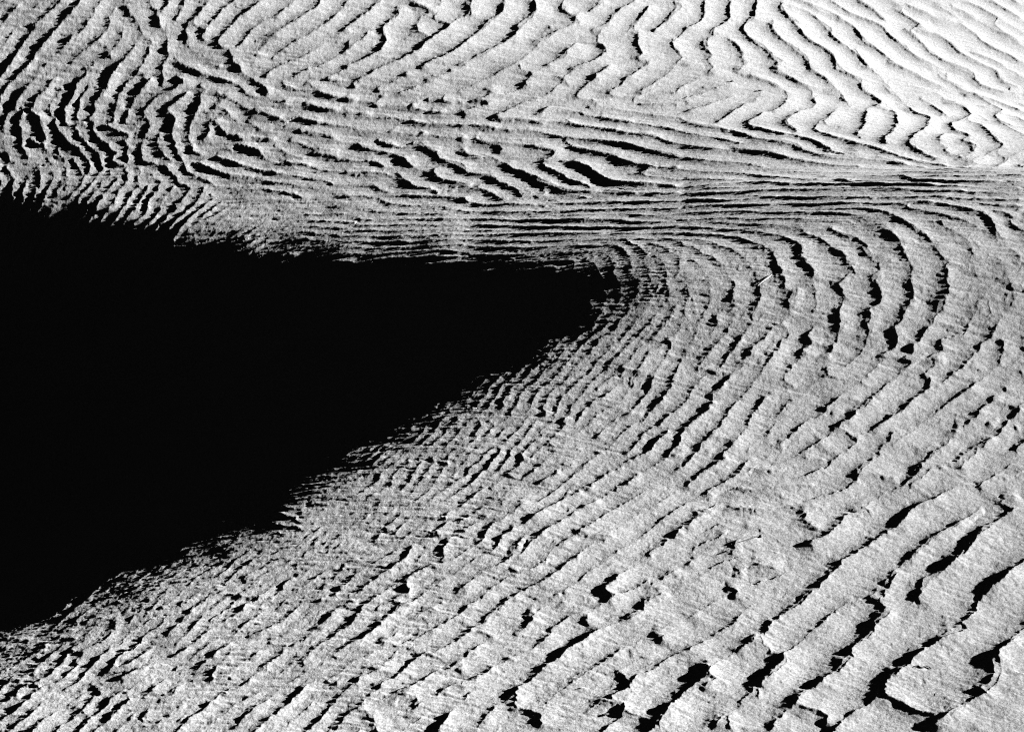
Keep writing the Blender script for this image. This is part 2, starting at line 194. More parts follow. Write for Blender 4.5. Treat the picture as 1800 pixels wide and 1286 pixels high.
1038 956 875 795 718 644 573 505 439 2610 2626 2642 2658 2673 2688 2703 2716 2729 2740 2750 2759 2766 2771 2775 2776 2776 2773 2768 2762 2753
2741 2728 2713 2695 2676 2654 2631 2605 2578 2548 2516 2482 2446 2408 2366 2323 2277 2228 2176 2121 2064 2004 1941 1875 1807 1737 1664 1589 1513 1434
1355 1274 1193 1112 1031 950 872 796 721 650 580 512 2716 2731 2746 2760 2774 2788 2801 2813 2825 2835 2844 2851 2857 2861 2863 2864 2862 2859
2853 2846 2836 2824 2810 2794 2776 2756 2734 2709 2683 2655 2624 2592 2557 2520 2480 2438 2394 2347 2297 2245 2190 2132 2072 2008 1943 1875 1805 1732
1658 1582 1504 1426 1346 1266 1186 1106 1027 949 873 799 726 656 586 2821 2835 2848 2862 2874 2887 2899 2910 2920 2928 2936 2942 2947 2950 2952
2951 2949 2945 2938 2930 2919 2907 2892 2875 2857 2836 2813 2788 2761 2732 2700 2667 2631 2593 2553 2510 2465 2417 2367 2314 2259 2200 2140 2077 2011
1943 1873 1801 1727 1652 1575 1497 1419 1340 1260 1182 1103 1026 951 876 803 731 660 2925 2937 2950 2962 2973 2985 2995 3005 3014 3022 3028 3033
3037 3039 3039 3038 3035 3030 3023 3013 3002 2989 2974 2956 2937 2915 2892 2866 2838 2808 2776 2742 2706 2667 2626 2582 2536 2488 2437 2384 2328 2270
2209 2146 2080 2012 1943 1871 1798 1723 1647 1570 1492 1414 1336 1258 1180 1104 1028 954 880 808 736 3027 3039 3050 3061 3071 3082 3091 3100 3107
3114 3119 3123 3126 3127 3127 3125 3120 3114 3107 3097 3085 3071 3055 3037 3017 2995 2970 2944 2916 2885 2852 2817 2780 2741 2699 2655 2608 2559 2508
2454 2398 2339 2279 2215 2150 2082 2013 1942 1869 1795 1720 1643 1566 1489 1412 1334 1257 1181 1106 1031 958 885 812 3129 3139 3149 3159 3168 3177
3186 3193 3200 3206 3210 3213 3215 3215 3214 3211 3206 3199 3190 3180 3167 3153 3136 3117 3097 3074 3049 3022 2993 2962 2928 2892 2855 2815 2772 2727
2680 2631 2579 2525 2469 2410 2349 2286 2220 2153 2084 2013 1941 1868 1793 1717 1641 1564 1488 1411 1335 1259 1184 1109 1035 962 888 3229 3238 3247
3256 3265 3273 3280 3286 3292 3297 3300 3302 3303 3303 3300 3296 3291 3283 3274 3263 3249 3234 3217 3198 3176 3153 3127 3100 3070 3038 3004 2968 2929
2889 2846 2800 2753 2703 2651 2597 2540 2481 2420 2357 2292 2225 2156 2085 2014 1941 1867 1792 1716 1640 1564 1488 1412 1337 1261 1187 1113 1039 966
3328 3336 3344 3352 3360 3367 3373 3379 3384 3387 3390 3391 3391 3390 3387 3382 3376 3367 3357 3345 3331 3316 3298 3278 3256 3232 3206 3177 3147 3115
3080 3043 3004 2963 2919 2874 2826 2776 2723 2668 2612 2553 2491 2428 2363 2297 2228 2158 2087 2014 1941 1866 1791 1716 1641 1565 1489 1414 1339 1265
1191 1117 1043 3426 3433 3441 3448 3454 3460 3466 3471 3475 3477 3479 3480 3479 3477 3473 3467 3460 3451 3441 3428 3413 3397 3378 3358 3335 3311 3284
3255 3224 3191 3156 3119 3079 3038 2994 2947 2899 2848 2796 2741 2684 2625 2564 2501 2436 2369 2301 2231 2160 2088 2015 1942 1867 1792 1717 1642 1567
1492 1417 1343 1268 1194 1120 3523 3529 3536 3542 3548 3553 3558 3562 3565 3567 3568 3568 3566 3563 3559 3552 3545 3535 3524 3510 3495 3478 3459 3438
3415 3390 3362 3333 3302 3268 3232 3195 3155 3112 3068 3021 2973 2922 2869 2814 2757 2697 2636 2573 2509 2442 2374 2305 2234 2163 2090 2017 1943 1869
1794 1719 1644 1569 1495 1420 1346 1272 1198 3619 3625 3630 3636 3641 3646 3649 3653 3655 3656 3656 3655 3653 3649 3644 3637 3629 3619 3607 3593 3577
3559 3540 3518 3494 3469 3441 3411 3379 3345 3309 3270 3230 3187 3143 3096 3047 2995 2942 2887 2830 2770 2709 2646 2582 2516 2448 2379 2309 2238 2165
2092 2019 1945 1871 1796 1722 1647 1573 1498 1424 1350 1276 3714 3719 3724 3729 3733 3737 3740 3743 3745 3745 3745 3743 3740 3735 3730 3722 3713 3702
3689 3675 3659 3640 3620 3598 3574 3548 3519 3489 3457 3422 3385 3347 3306 3263 3218 3170 3121 3070 3016 2961 2903 2844 2783 2720 2656 2590 2522 2453
2384 2313 2241 2168 2095 2021 1947 1873 1799 1725 1650 1576 1502 1428 1354 3808 3813 3817 3821 3825 3828 3831 3833 3834 3834 3832 3830 3826 3821 3815
3807 3797 3786 3772 3757 3740 3722 3701 3678 3653 3627 3598 3567 3534 3499 3462 3423 3382 3338 3293 3245 3196 3144 3090 3035 2977 2918 2857 2794 2730
2664 2597 2528 2459 2388 2316 2244 2171 2098 2024 1950 1876 1802 1728 1654 1580 1505 1431 3902 3906 3910 3913 3916 3919 3921 3922 3922 3922 3920 3917
3913 3907 3900 3891 3881 3869 3855 3840 3822 3803 3781 3758 3733 3706 3677 3645 3612 3576 3539 3499 3458 3414 3368 3320 3270 3219 3165 3109 3051 2992
2931 2868 2804 2738 2671 2603 2534 2463 2392 2320 2248 2175 2101 2027 1954 1879 1805 1731 1657 1583 1509 3995 3998 4001 4005 4007 4009 4011 4011 4011
4010 4007 4004 3999 3993 3985 3976 3965 3952 3938 3922 3904 3884 3862 3838 3813 3785 3755 3724 3690 3654 3616 3576 3534 3490 3444 3396 3346 3294 3240
3184 3126 3067 3006 2943 2879 2813 2746 2678 2609 2539 2468 2396 2324 2251 2178 2104 2031 1957 1883 1809 1735 1661 1587 4087 4090 4093 4095 4098 4099
4100 4100 4099 4098 4095 4091 4085 4078 4070 4060 4049 4036 4021 4004 3985 3965 3943 3919 3892 3864 3834 3802 3768 3731 3693 3653 3610 3566 3520 3471
3421 3369 3315 3259 3201 3141 3080 3018 2954 2888 2821 2754 2685 2615 2544 2472 2400 2328 2255 2181 2108 2034 1960 1886 1812 1738 1664 4179 4181 4184
4186 4188 4189 4189 4189 4188 4185 4182 4177 4171 4164 4155 4145 4133 4119 4103 4086 4067 4046 4024 3999 3972 3944 3913 3880 3846 3809 3770 3730 3687
3642 3596 3547 3496 3444 3390 3334 3276 3216 3155 3093 3029 2963 2897 2829 2760 2690 2620 2549 2477 2404 2332 2258 2185 2111 2038 1964 1890 1816 1742
4270 4272 4274 4276 4277 4278 4278 4277 4276 4273 4269 4264 4257 4249 4240 4229 4216 4202 4186 4169 4149 4128 4104 4079 4052 4023 3992 3959 3924 3887
3848 3807 3764 3719 3672 3623 3572 3520 3465 3409 3351 3292 3230 3168 3104 3039 2972 2905 2836 2766 2696 2625 2553 2481 2408 2335 2262 2189 2115 2041
1967 1893 1820 4361 4363 4365 4366 4367 4367 4367 4366 4363 4360 4356 4350 4343 4335 4325 4313 4300 4285 4269 4251 4231 4209 4185 4160 4132 4102 4071
4038 4002 3965 3925 3884 3841 3795 3748 3699 3648 3595 3541 3484 3426 3367 3306 3243 3179 3114 3048 2980 2912 2842 2772 2701 2630 2557 2485 2412 2339
2266 2192 2118 2045 1971 1897 4452 4453 4455 4456 4457 4457 4456 4454 4451 4448 4443 4436 4429 4420 4410 4398 4384 4369 4352 4333 4313 4290 4266 4240
4212 4182 4150 4116 4080 4043 4003 3961 3917 3872 3824 3775 3724 3671 3616 3560 3502 3442 3381 3319 3255 3189 3123 3056 2987 2918 2848 2777 2706 2634
2562 2489 2416 2343 2269 2196 2122 2048 1974'''.split()], float).reshape(GNY, GNX) / 10000.0

def soft(v, a, b, k=0.12):
    v = a + k * np.logaddexp(0, (v - a) / k)
    return b - k * np.logaddexp(0, (b - v) / k)

def dune(X, Y, inner=False):
    if not inner:
        X = soft(X, -1.15, 1.15, .03); Y = soft(Y, 1.62, 5.05, .04)
    fx = (X - GX0) / GS; fy = (Y - GY0) / GS
    ix = np.clip(np.floor(fx).astype(int), 1, GNX - 3); iy = np.clip(np.floor(fy).astype(int), 1, GNY - 3)
    def b(t): return ((1 - t) ** 3 / 6, (3 * t ** 3 - 6 * t * t + 4) / 6, (-3 * t ** 3 + 3 * t * t + 3 * t + 1) / 6, t ** 3 / 6)
    bx = b(fx - ix); by = b(fy - iy); o = np.zeros(np.shape(X))
    for j in range(4):
        for i in range(4):
            o += DUNE[iy - 1 + j, ix - 1 + i] * bx[i] * by[j]
    return o

# ------------------------------------------------------------------ noise
rng = np.random.default_rng(7)
def vnoise(X, Y, scale, seed):
    """smooth random field, about -1..1, features `scale` metres wide"""
    r = np.random.default_rng(seed); N = 512; T = r.uniform(-1, 1, (N, N)).astype(np.float32)
    fx = X / scale; fy = Y / scale; ix = np.floor(fx).astype(np.int32); iy = np.floor(fy).astype(np.int32)
    tx = (fx - ix).astype(np.float32); ty = (fy - iy).astype(np.float32)
    tx = tx * tx * tx * (tx * (tx * 6 - 15) + 10); ty = ty * ty * ty * (ty * (ty * 6 - 15) + 10)
    ix0 = ix % N; ix1 = (ix + 1) % N; iy0 = iy % N; iy1 = (iy + 1) % N
    return (T[iy0, ix0] * (1 - tx) + T[iy0, ix1] * tx) * (1 - ty) + (T[iy1, ix0] * (1 - tx) + T[iy1, ix1] * tx) * ty

def box(A_, n, ax):
    c_ = np.cumsum(np.concatenate([np.repeat(A_.take([0], ax), n + 1, ax), A_, np.repeat(A_.take([-1], ax), n, ax)], ax), axis=ax)
    m_ = A_.shape[ax]; w_ = 2 * n + 1
    return (c_.take(range(w_, w_ + m_), ax) - c_.take(range(0, m_), ax)) / w_

# ------------------------------------------------------------------ sheet of ground points (denser close to the path's edge)
Q = float(os.environ.get('SAND_Q', '1'))
NU, NV = int(2450 * Q), int(1800 * Q)
u_in = np.linspace(-0.31, 0.31, NU)
k = np.arange(1, 60); grow = (u_in[1] - u_in[0]) * np.cumsum(1.14 ** k)
grow = grow[grow < 60]; grow = grow[grow > 0]
U = np.concatenate([-0.31 - grow[::-1], u_in, 0.31 + grow])
# rows: even steps of viewing angle between 1.62 m and 5.05 m
ph = np.linspace(math.atan2(1.45, 1.60), math.atan2(1.45, 5.3), NV)
y_in = 1.45 / np.tan(ph)
st0 = y_in[1] - y_in[0]; st1 = y_in[-1] - y_in[-2]
g0 = st0 * np.cumsum(1.16 ** k); g0 = g0[g0 < 60]; g1 = st1 * np.cumsum(1.16 ** k); g1 = g1[g1 < 400]
YR = np.concatenate([y_in[0] - g0[::-1], y_in, y_in[-1] + g1])
nr, nc = len(YR), len(U)
WID = np.clip(YR, 1.2, None)                     # width factor of each row
Y = np.repeat(YR[:, None], nc, 1); X = WID[:, None] * U[None, :]
H = dune(X, Y)

# patch of the sheet that covers a box
def patch(x0, x1, y0, y1):
    j0, j1 = np.searchsorted(YR, [y0, y1])
    if j1 <= j0: return None
    ym = WID[j0]; yM = WID[min(j1, nr - 1)]
    a = min(x0 / ym, x0 / yM); b = max(x1 / ym, x1 / yM)
    i0, i1 = np.searchsorted(U, [a, b])
    if i1 <= i0: return None
    return slice(j0, j1), slice(i0, i1)

# ragged edges: distances are measured from gently jittered points
WX = X + 0.0014 * vnoise(X, Y, .010, 11) + 0.0008 * vnoise(X, Y, .0045, 12) + .002 * vnoise(X, Y, .035, 13)
WY = Y + 0.0014 * vnoise(X, Y, .010, 14) + 0.0008 * vnoise(X, Y, .0045, 15) + .002 * vnoise(X, Y, .035, 16)
SX, SY = math.cos(SUN_AZ), math.sin(SUN_AZ)
RX, RY = math.cos(math.radians(26)), math.sin(math.radians(26))       # the gentle sides of the ripples look this way
# the wind frays every crest into thin streaks
sx_, sy_ = math.cos(math.radians(-3)), math.sin(math.radians(-3))
def along(x, y):
    s_ = .40 * np.clip((2.95 - y) / .75, 0, 1) * np.clip((x + .5) / .8, 0, 1) + .05 + .12 * np.clip((y - 3.1) / .5, 0, 1)      # the wind turns towards the viewer in front and far behind
    return x - .3 * y, y + s_ * x
a, c = along(X, Y)
fr = .0012 * (1 - .45 * np.clip((Y - 3.2) / .3, 0, 1) * np.clip(X / .3 + .5, 0, 1)) * (vnoise(a / 5, c, .0040, 51) + .6 * vnoise(a / 4, c, .0023, 52) + .8 * vnoise(a / 3, c, .009, 53))
WX += sx_ * fr; WY += sy_ * fr; del fr, a, c

# ------------------------------------------------------------------ wind ripples: crest lines in ground coordinates (0.1 mm)
CRESTS = '''104 34 -7544 38281 -7695 37921 -7875 37543 -8024 37201 -8076 36877
96 34 -7936 38209 -8104 37975 -8262 37687 -8303 37525
96 34 -8623 38299 -8776 37993 -8845 37795
112 34 -7305 37741 -7403 37489
112 34 -7552 37363 -7645 37075
88 34 -6780 38065 -6618 37831 -6480 37507
80 36 -5953 38119 -6143 37741
88 35 -6239 37705 -6115 37489 -6127 37291
88 37 -5281 38065 -5417 37759 -5483 37435 -5303 37273 -5640 37039
96 34 -6281 37201 -6119 36931
112 35 -5921 36913 -5864 36679
128 34 -6827 36841 -6831 36607
120 33 -6623 36498 -6730 36318 -6791 36030 -6822 35760 -6902 35634
120 33 -6274 36282 -6145 36012 -6227 35886
112 29 -7148 36300 -7342 36048 -7362 35724 -7457 35472 -7381 35148
104 33 -8451 36967 -8565 36643 -8626 36408
104 33 -7889 36715 -7953 36480
88 30 -7731 36282 -7846 35958 -7952 35796
104 28 -8131 36138 -8279 35832 -8330 35526
96 34 -5576 36408 -5293 36174 -4920 35976 -4584 35796
112 31 -5636 36066 -5491 35904 -5753 35670 -5987 35472 -6084 35202 -5956 34914 -6071 34554
120 32 -5372 35688 -5539 35454 -5706 35238 -5559 35040 -5587 34716
112 32 -5159 35472 -5189 35130
112 32 -4820 35580 -4714 35472 -4851 35238 -4678 35076 -4848 34860 -4936 34788
104 26 -7999 35454 -7807 35238 -7745 35022
112 25 -8185 35202 -8117 34968
112 25 -7871 34806 -7626 34644
104 26 -6762 35040 -6554 34896 -6248 34716
104 28 -7014 35508 -6840 35400
104 29 -6500 35490 -6573 35310
104 26 -7148 35076 -7031 35148
104 24 -7414 34932 -7182 34626 -6998 34427
104 26 -5139 34319 -5183 34139 -4950 33995
120 27 -4794 33977 -4495 33743 -4107 33527 -3662 33311
140 26 -5092 33869 -4852 33635 -4524 33419 -4086 33293
112 31 -4441 34175 -4117 33995 -3983 33869
112 35 -4268 35832 -4091 35616 -4011 35400
88 39 -3465 35760 -3194 35490 -2833 35256
104 35 -3813 35292 -3649 35202
112 38 -3458 35184 -3101 35004 -2813 34896
112 32 -4298 35040 -4040 34968 -3775 34788
120 34 -3524 34770 -3077 34608
104 32 -4377 34860 -4073 34590 -3911 34518
112 32 -3672 34229 -3222 33977 -2751 33815
112 32 -4052 34337 -3828 34247
112 34 -3534 34463 -3059 34319 -2832 34139
112 34 -3215 33869 -2737 33581
112 26 -3691 33671 -3189 33491
72 38 -3938 37867 -4105 37471
72 38 -3356 38083 -3346 37921 -3712 37471 -4105 37039
72 38 -2969 37687 -3365 37183 -3731 36823
80 38 -4318 38083 -4708 37597
96 37 -4269 36643 -4353 36480
104 36 -4662 36318 -4446 36048
72 37 -3819 36246 -4179 35922
64 38 -3361 36120 -3666 35886
120 23 -5526 33887 -5541 33743
104 22 -6451 34085 -6214 33941
104 23 -6006 34013 -5710 33869
104 30 -4947 34590 -5054 34409
96 24 -5694 34265 -5607 34049
72 34 -7152 37075 -7010 37255
64 34 -7000 36913 -6851 37039
56 34 -6989 36571 -7446 36336
64 33 -8368 36426 -8172 36643
104 32 -4505 34536 -4425 34337
112 23 -6649 34644 -6561 34445
104 22 -7538 34463 -7331 34337
80 38 -4908 36895 -4828 36733
80 32 -6338 35742 -6030 35850
100 39 -2265 38101 -2464 37741 -2740 37345 -2922 37093
100 40 -2037 37795 -1949 37633 -2151 37345 -2236 37057 -2132 36895 -2247 36553 -2493 36300 -2868 36102
100 49 -1750 38101 -1509 37813 -1308 37669 -1370 37525 -1053 37291 -1354 36931 -1539 36589 -1757 36372 -2132 36120 -2409 35868 -2653 35670
100 56 -854 38137 -716 37777 -745 37489
100 57 -173 38191 -155 37813 -417 37435 -609 37057 -831 36697 -1146 36354 -1586 36030
100 53 393 38227 406 37795 108 37399 75 37093 -152 36769 -568 36354 -948 36066
80 58 975 38137 937 37885 1177 37525 992 37327 694 37111 301 36751
80 57 601 37489 695 37147
80 55 1681 38335 1300 37849
80 54 2254 38425 2008 38137 1731 37831 1655 37561 1316 37183
80 53 2481 38263 2261 37831 2012 37417 1975 37309 2166 37165 2150 36823 2199 36480 2000 36336
80 54 2863 38516 2983 38245 2723 37777 2433 37291
80 54 2792 37237 2738 36877 2876 36462
80 51 1536 36895 1572 36517 1420 36264 1127 36066 900 35886
80 50 915 36715 941 36372 745 36174 520 36030
100 54 -1662 37417 -1587 37111 -1387 36931
80 46 1704 36138 1539 35958 1404 35706 1559 35598
80 47 2322 36336 2278 36102 2043 35832 1843 35598
88 45 106 36174 137 35940 328 35886 326 35706
88 45 231 35652 262 35436 355 35310
80 44 676 35796 895 35598 985 35382
100 42 -1044 36066 -1041 35904 -1321 35688 -1511 35652
100 42 -495 35454 -336 35274 -554 35058 -334 35004 -644 34788 -859 34644
120 37 -1091 35310 -1118 35094 -927 34950
100 41 -1678 35922 -1834 35832
100 38 -2784 36949 -2799 36625 -2887 36462
100 40 -2588 35652 -2614 35526
100 38 -1634 35544 -1613 35382
100 38 -2101 35364 -2187 35166 -2307 35058 -2115 34950
72 43 479 35148 9 34806 -300 34481
72 41 695 34896 381 34554
80 41 1317 34878 1250 34698
100 38 -1726 34554 -1381 34445 -916 34355 -545 34301 -205 34139
88 43 -300 34481 163 34391 593 34229
96 41 874 34463 1022 34193 1324 34049 1746 33905
80 43 1368 34499 1699 34265 2034 34211
80 43 2299 34013 2709 33761
88 47 767 33671 1209 33239 1502 33041 1782 32645 1924 32537
72 47 618 33833 1221 33635 1813 33347 2243 33005 2634 32627
94 41 -2571 34103 -2405 33869 -2184 33725 -1934 33581
86 40 -2137 34049 -2009 33923 -1821 33815
101 46 -1521 33977 -1423 33797 -1204 33581 -1106 33311 -770 33095 -676 32789 -406 32663 -197 32338 9 32050 181 31528
115 42 -1251 33095 -1180 32699 -878 32482 -580 32320
94 39 -1750 33545 -1646 33221 -1492 33131
101 33 -1818 33005 -1691 32807 -1530 32501 -1197 32284
86 46 -775 33329 -442 33203
101 46 -141 33077 9 32771 127 32681 420 32320 733 31816 1015 31546 1296 31384
115 47 485 32879 542 32663 744 32374 969 31996 1138 31816
86 44 -601 33851 -173 33599 -202 33275
94 47 -688 33563 -839 33527
63 49 191 33617 492 33437 700 33257 456 32879
150 48 903 32933 1160 32573 1325 32212 1571 31798 2017 31528 2539 31240
100 47 2122 32392 2013 31996
94 41 -2415 33473 -2167 33383 -1948 33221
50 44 215 32374 304 32464 420 32320 302 32194
86 38 448 32158 502 31816 440 31474
72 39 -2700 33167 -2153 33095
100 33 -2651 32374 -2055 32302 -1458 32140 -866 31942 -568 31564 9 31312 859 31006 1690 30664 2458 30123
100 32 -852 31330 8 30916 847 30538 1665 30159 2422 29637
100 32 -553 30538 284 29979 1089 29385 1863 28827 2348 28611
80 33 -1132 31078 -273 30664 835 30015 1634 29529
80 32 -267 29889 549 29367 1337 28863
120 40 1414 31474 1990 31042 2508 30808
86 31 -2227 32771 -2034 32482 -1848 32320
72 45 -353 33437 -473 33329
108 44 -662 33869 -540 33851
101 38 -1527 34157 -1343 34175
94 44 -907 33905 -725 33995
86 38 -1995 34319 -1869 34265
130 39 -2823 35310 -2561 35112
120 36 -1709 34968 -1551 34914
120 35 -1391 34788 -1078 34716
110 38 -2800 34896 -2296 34806
80 44 2013 33779 2424 33545
100 40 2432 32212 2598 32086
86 36 -990 32230 -871 32176
94 34 -579 32284 -370 31996 -106 31492
130 32 -806 31888 -598 31582
80 54 3372 38606 3401 38281 3347 37975 3158 37633 2946 37417
80 54 3868 38696 3804 38281 3778 37939 3481 37525 3436 37345
80 55 4402 38786 4288 38443 4265 38173 4110 37921 4028 37543 4154 37273 4332 37057 4458 36661 4591 36517 4350 36192
80 54 4909 38912 4740 38570 4885 38317 5126 38029
80 55 4568 38173 4581 37957 4496 37759 4659 37381 4865 37129 5026 36787 5051 36571 4945 36336
80 59 5262 39020 5379 38822 5676 38714 5890 38497 6005 38317 6114 37975 6130 37705 6336 37489 6520 37129
80 56 4840 37867 5010 37885 5131 37453 5399 37183 5497 36895 5500 36372 5711 36228 5892 36120 5847 35886 5931 35652 6133 35382 5944 35058
80 56 4850 38660 5188 38624 5431 38353 5606 38101 5587 37795 5759 37417
80 57 5693 39182 5907 38930 6190 38714 6539 38497 6663 38155 6854 37831 6973 37489 7205 37255 7506 37039
80 56 6158 39308 6418 39164 6589 38876 6713 38642
80 55 6816 39290 7033 39092 7267 38786 7087 38497 7202 38119 7306 37687 7527 37381 7775 37255 7986 37111 7995 36769 8270 36625 8766 36607
80 54 7082 39452 7347 39344 7574 39218
80 58 5928 37435 6003 36985 6073 36517
80 52 6397 36967 6650 36877 6922 36697 7090 36498 7432 36372
72 52 6252 36138 6385 35688
80 53 3263 37219 3287 36859 3398 36589 3297 36300
80 53 3647 37309 3782 37147 3925 36697 3822 36426
72 47 3259 35994 3485 35796
64 50 4077 36390 3666 36084
56 50 2868 36120 3262 36264
80 52 4941 36300 5205 36048 5436 35814
80 50 4318 36192 4647 35940 4944 35706 5258 35652 5541 35616
80 47 3908 35904 4307 35724 4546 35562
80 45 4442 35148 4484 34950 4331 34680 4162 34536
80 49 4935 35328 5017 34950
80 53 5431 35490 5577 35148
80 46 4766 34680 4415 34031 4500 33455
80 52 5341 34788 5025 34031 5044 33707
80 53 5852 34860 5684 34355 5632 33797 5380 33095
80 49 6177 34932 6265 34896 6211 34175 6024 33401 5790 32861 5865 32573
80 45 4162 34536 3878 34157 3824 33905
80 44 3890 34950 3639 34572 3354 34103 3280 33941
80 49 6552 35310 6671 34878 6805 34572 6543 33617 6196 32807 6248 32392 6597 31870
80 49 7033 35526 7116 34734
80 48 7212 35634 7496 35598 7566 35112 7032 33959 7178 33293 7046 32915 7200 32699 6992 32284 6797 32176 6928 31942
80 49 7765 36390 8121 35832 8194 35544 7967 35058 8147 34283
80 44 7587 34427 7553 33365 7585 32699 7285 32284 7015 31942 7034 31600
80 45 4840 33293 5175 32897 5457 32591 5719 32374 5936 32068 6261 31762 6576 31600
72 45 4571 33041 4859 32501 4725 32356
88 43 2749 34175 3033 33887 3465 33617 3792 33257
80 45 3721 33779 4056 33509 4320 33185
80 44 3364 32789 3616 32645 3924 32501 4186 32212 4611 31888 5284 31564
80 53 7648 39722 7930 39488 8150 39326
80 52 7939 39776 8232 39614 8491 39470
80 50 8262 40028 8560 39884 8837 39632 8761 39398 8918 39092 9184 38822
80 51 8023 39182 8319 38858 8351 38642 8574 38335 8806 38101 8987 37795
80 53 7153 38479 7434 38516 7708 38299 7857 37957 8136 37597 8401 37381 8507 37021 8799 36787
80 51 8040 38029 8346 37831 8671 37561
80 50 8774 40316 9018 40064 9360 39776
80 50 9237 40496 9458 40316
80 48 7629 36174 8059 36192 8583 35706
80 39 7882 32482 7623 32212 7245 31384
100 35 7730 31888 7571 31438
80 44 6722 32591 6605 32248
80 49 6591 32861 6860 33365
72 44 4094 33023 4417 32735 4467 32392
72 45 4594 32230 5115 31996 5616 31870 5985 31654
64 44 5516 32176 6013 31654
64 45 5161 32573 5308 32356 5115 32212
48 54 7515 39056 8061 39200
56 45 3294 35346 3759 35634
64 42 2794 34878 3264 34914 2770 34499
72 44 3146 35490 3231 35346
72 42 2670 32987 3243 32753
64 48 7646 35202 7826 34680
72 51 7506 37039 7476 36643 7850 36498
40 49 7324 35724 8101 35724
80 40 2637 32501 3061 32302
64 43 3205 33383 3444 33041
100 37 2576 31600 2936 31456 3252 31186
100 40 2595 31078 3094 30988 3635 30808 4373 30087 5088 29475 5672 29025 6225 28773
130 42 4707 30520 4939 29709 5315 29241 5911 28899
120 36 5564 30231 5719 29439 6319 28989 6745 28773
100 38 2509 30664 3297 30213 4074 29871 4807 29367 5502 28791 5684 28647 6222 28484
90 37 2478 30249 3111 29691 3761 29493 4474 28881 5199 28521 5929 28286
80 36 2442 29763 3205 29277 3946 28827 4668 28412 5394 28142 5700 27998
72 33 5700 27998 5963 27764 6194 27512 6304 27152 6271 26828 6279 26594
72 37 4140 28304 4510 28196 4863 27998 5073 27710 5216 27332 5299 27062 5440 26864 5438 26684
72 36 4279 27602 4246 27350 4372 27170 4448 26990
58 32 2411 29331 3167 28881 3887 28340 4595 27890 4753 27584
72 29 2331 28232 2689 27890 3036 27512 3249 27134
72 32 3374 27620 3613 27278 3780 26990
110 32 6767 29259 7096 29079
100 31 6793 28755 7022 28737
100 31 6188 28304 6931 28304
90 30 6148 28088 6841 27872
58 29 2355 28557 3078 27962 4081 27836
65 37 4783 27440 4949 27206 5029 26738
80 27 6420 27782 6794 27638
100 27 6680 27566 6762 27476
86 41 5437 26684 5512 26377 5578 26179 5491 25927 5493 25693 5455 25513 5316 25369 5262 25153
79 40 5029 26738 5055 26413 5095 26179 5047 25837 5058 25567 4992 25423 4878 25279 4906 25135
79 40 4547 26810 4595 26522 4705 26161 4576 25909 4619 25675 4638 25441 4506 25333 4403 25261 4546 25081
72 39 4148 26756 4279 26630 4329 26251 4387 26035 4159 25837 4195 25621 4279 25423
72 34 3733 27008 3813 26846 3716 26630 3810 26377 3858 26161 3763 25945
72 31 3239 27152 3239 26900
72 34 3418 26594 3441 26341 3494 26143
72 34 3610 25855 3586 25621 3510 25441 3580 25315
58 33 3206 25909 3359 25747
72 35 4088 25405 4021 25225 4167 25045 4009 24883 3786 24775
58 28 2808 25747 2726 25603
58 30 3105 25585 2960 25261
58 25 2570 25423 2525 25117
100 26 2252 24342 2530 24198 2680 24198 2612 24054 2466 23928 2342 23784
65 26 2647 24847 2473 24703 2250 24486
65 27 3009 24703 2833 24541
72 33 3541 24649 3573 24505 3934 24414
100 30 3465 24342 3360 24216 3297 24036 3417 23856
110 28 2382 23712 2347 23532 2150 23280 2009 23154
110 29 3045 23766 2932 23514 2883 23460
90 34 3899 24306 3804 24072 4003 24000
80 34 4498 24306 4310 24090 4170 23874
110 33 5041 24072 5014 23874 4929 23748 4745 23568 4587 23388 4382 23190 4189 23064
110 34 4480 23982 4540 23910 4356 23712 4147 23478 4016 23316 3858 23100 4001 22992 4076 22866
110 36 4597 23118 4445 22974 4309 22776 4223 22614 4080 22524 3973 22361 4253 22325 4465 22271
120 36 5655 23028 5450 22848 5254 22722 5119 22560 4859 22433 4683 22271 4508 22109
110 36 5113 22974 5051 22848 4872 22686 4718 22524 4569 22397
100 37 5667 22415 5443 22253 5248 22127
150 36 5114 23136 5235 23046
110 29 2510 22686 2344 22506 2112 22307 1949 22127
90 34 3686 22956 3557 22776
72 35 4651 24973 4660 24847 4731 24685
58 35 5090 25099 5331 24973 5578 24901
58 35 5654 25099 5500 25009
72 33 4941 24685 4819 24468
72 32 5576 24883 5415 24739 5254 24595 5424 24486
58 33 4424 24450 4669 24378 4823 24324 5308 24324
86 34 5165 24955 5139 24775
100 30 5523 24216 5739 24126
100 31 5910 23910 5903 23730
110 34 5656 23604 5869 23514 6014 23442 6009 23280
80 31 5516 23874 5469 23712
120 31 6111 24162 6130 24000
90 33 3732 23388 3858 23316
90 34 3323 22650 3689 22560
80 34 3965 23676 4026 23604 4202 23568
80 30 2693 22487 2949 22397
90 30 2269 23046 2594 22920 2500 22848
80 31 3059 22902 3229 22830
80 30 2231 22794 2311 22686
58 38 5846 26197 5841 26017
58 33 6239 26504 6483 26377 6446 26179
58 32 6089 25765 6313 25675 6295 25567
140 35 5575 23226 5675 23154
120 35 5920 23136 6011 23154
100 34 5518 23442 5521 23316
36 33 4098 24432 3515 24865
70 30 5265 24036 5626 24000
70 36 4635 22722 5008 22866
60 35 3857 22686 3579 22776
50 26 2641 24450 2842 24360
50 31 5361 23748 5674 23712
58 31 3400 25153 3269 25009
43 29 3188 24883 3273 24775
43 34 4098 24631 4205 24757
100 18 1227 24072 1177 23964 919 23730
100 24 1818 23118 1558 22794 1286 22614
100 25 1171 22487 812 22163
100 25 1477 22469 1270 22217
90 23 715 22722 536 22578
100 22 535 22542 489 22433 291 22307
90 18 118 22938 95 22794 228 22722
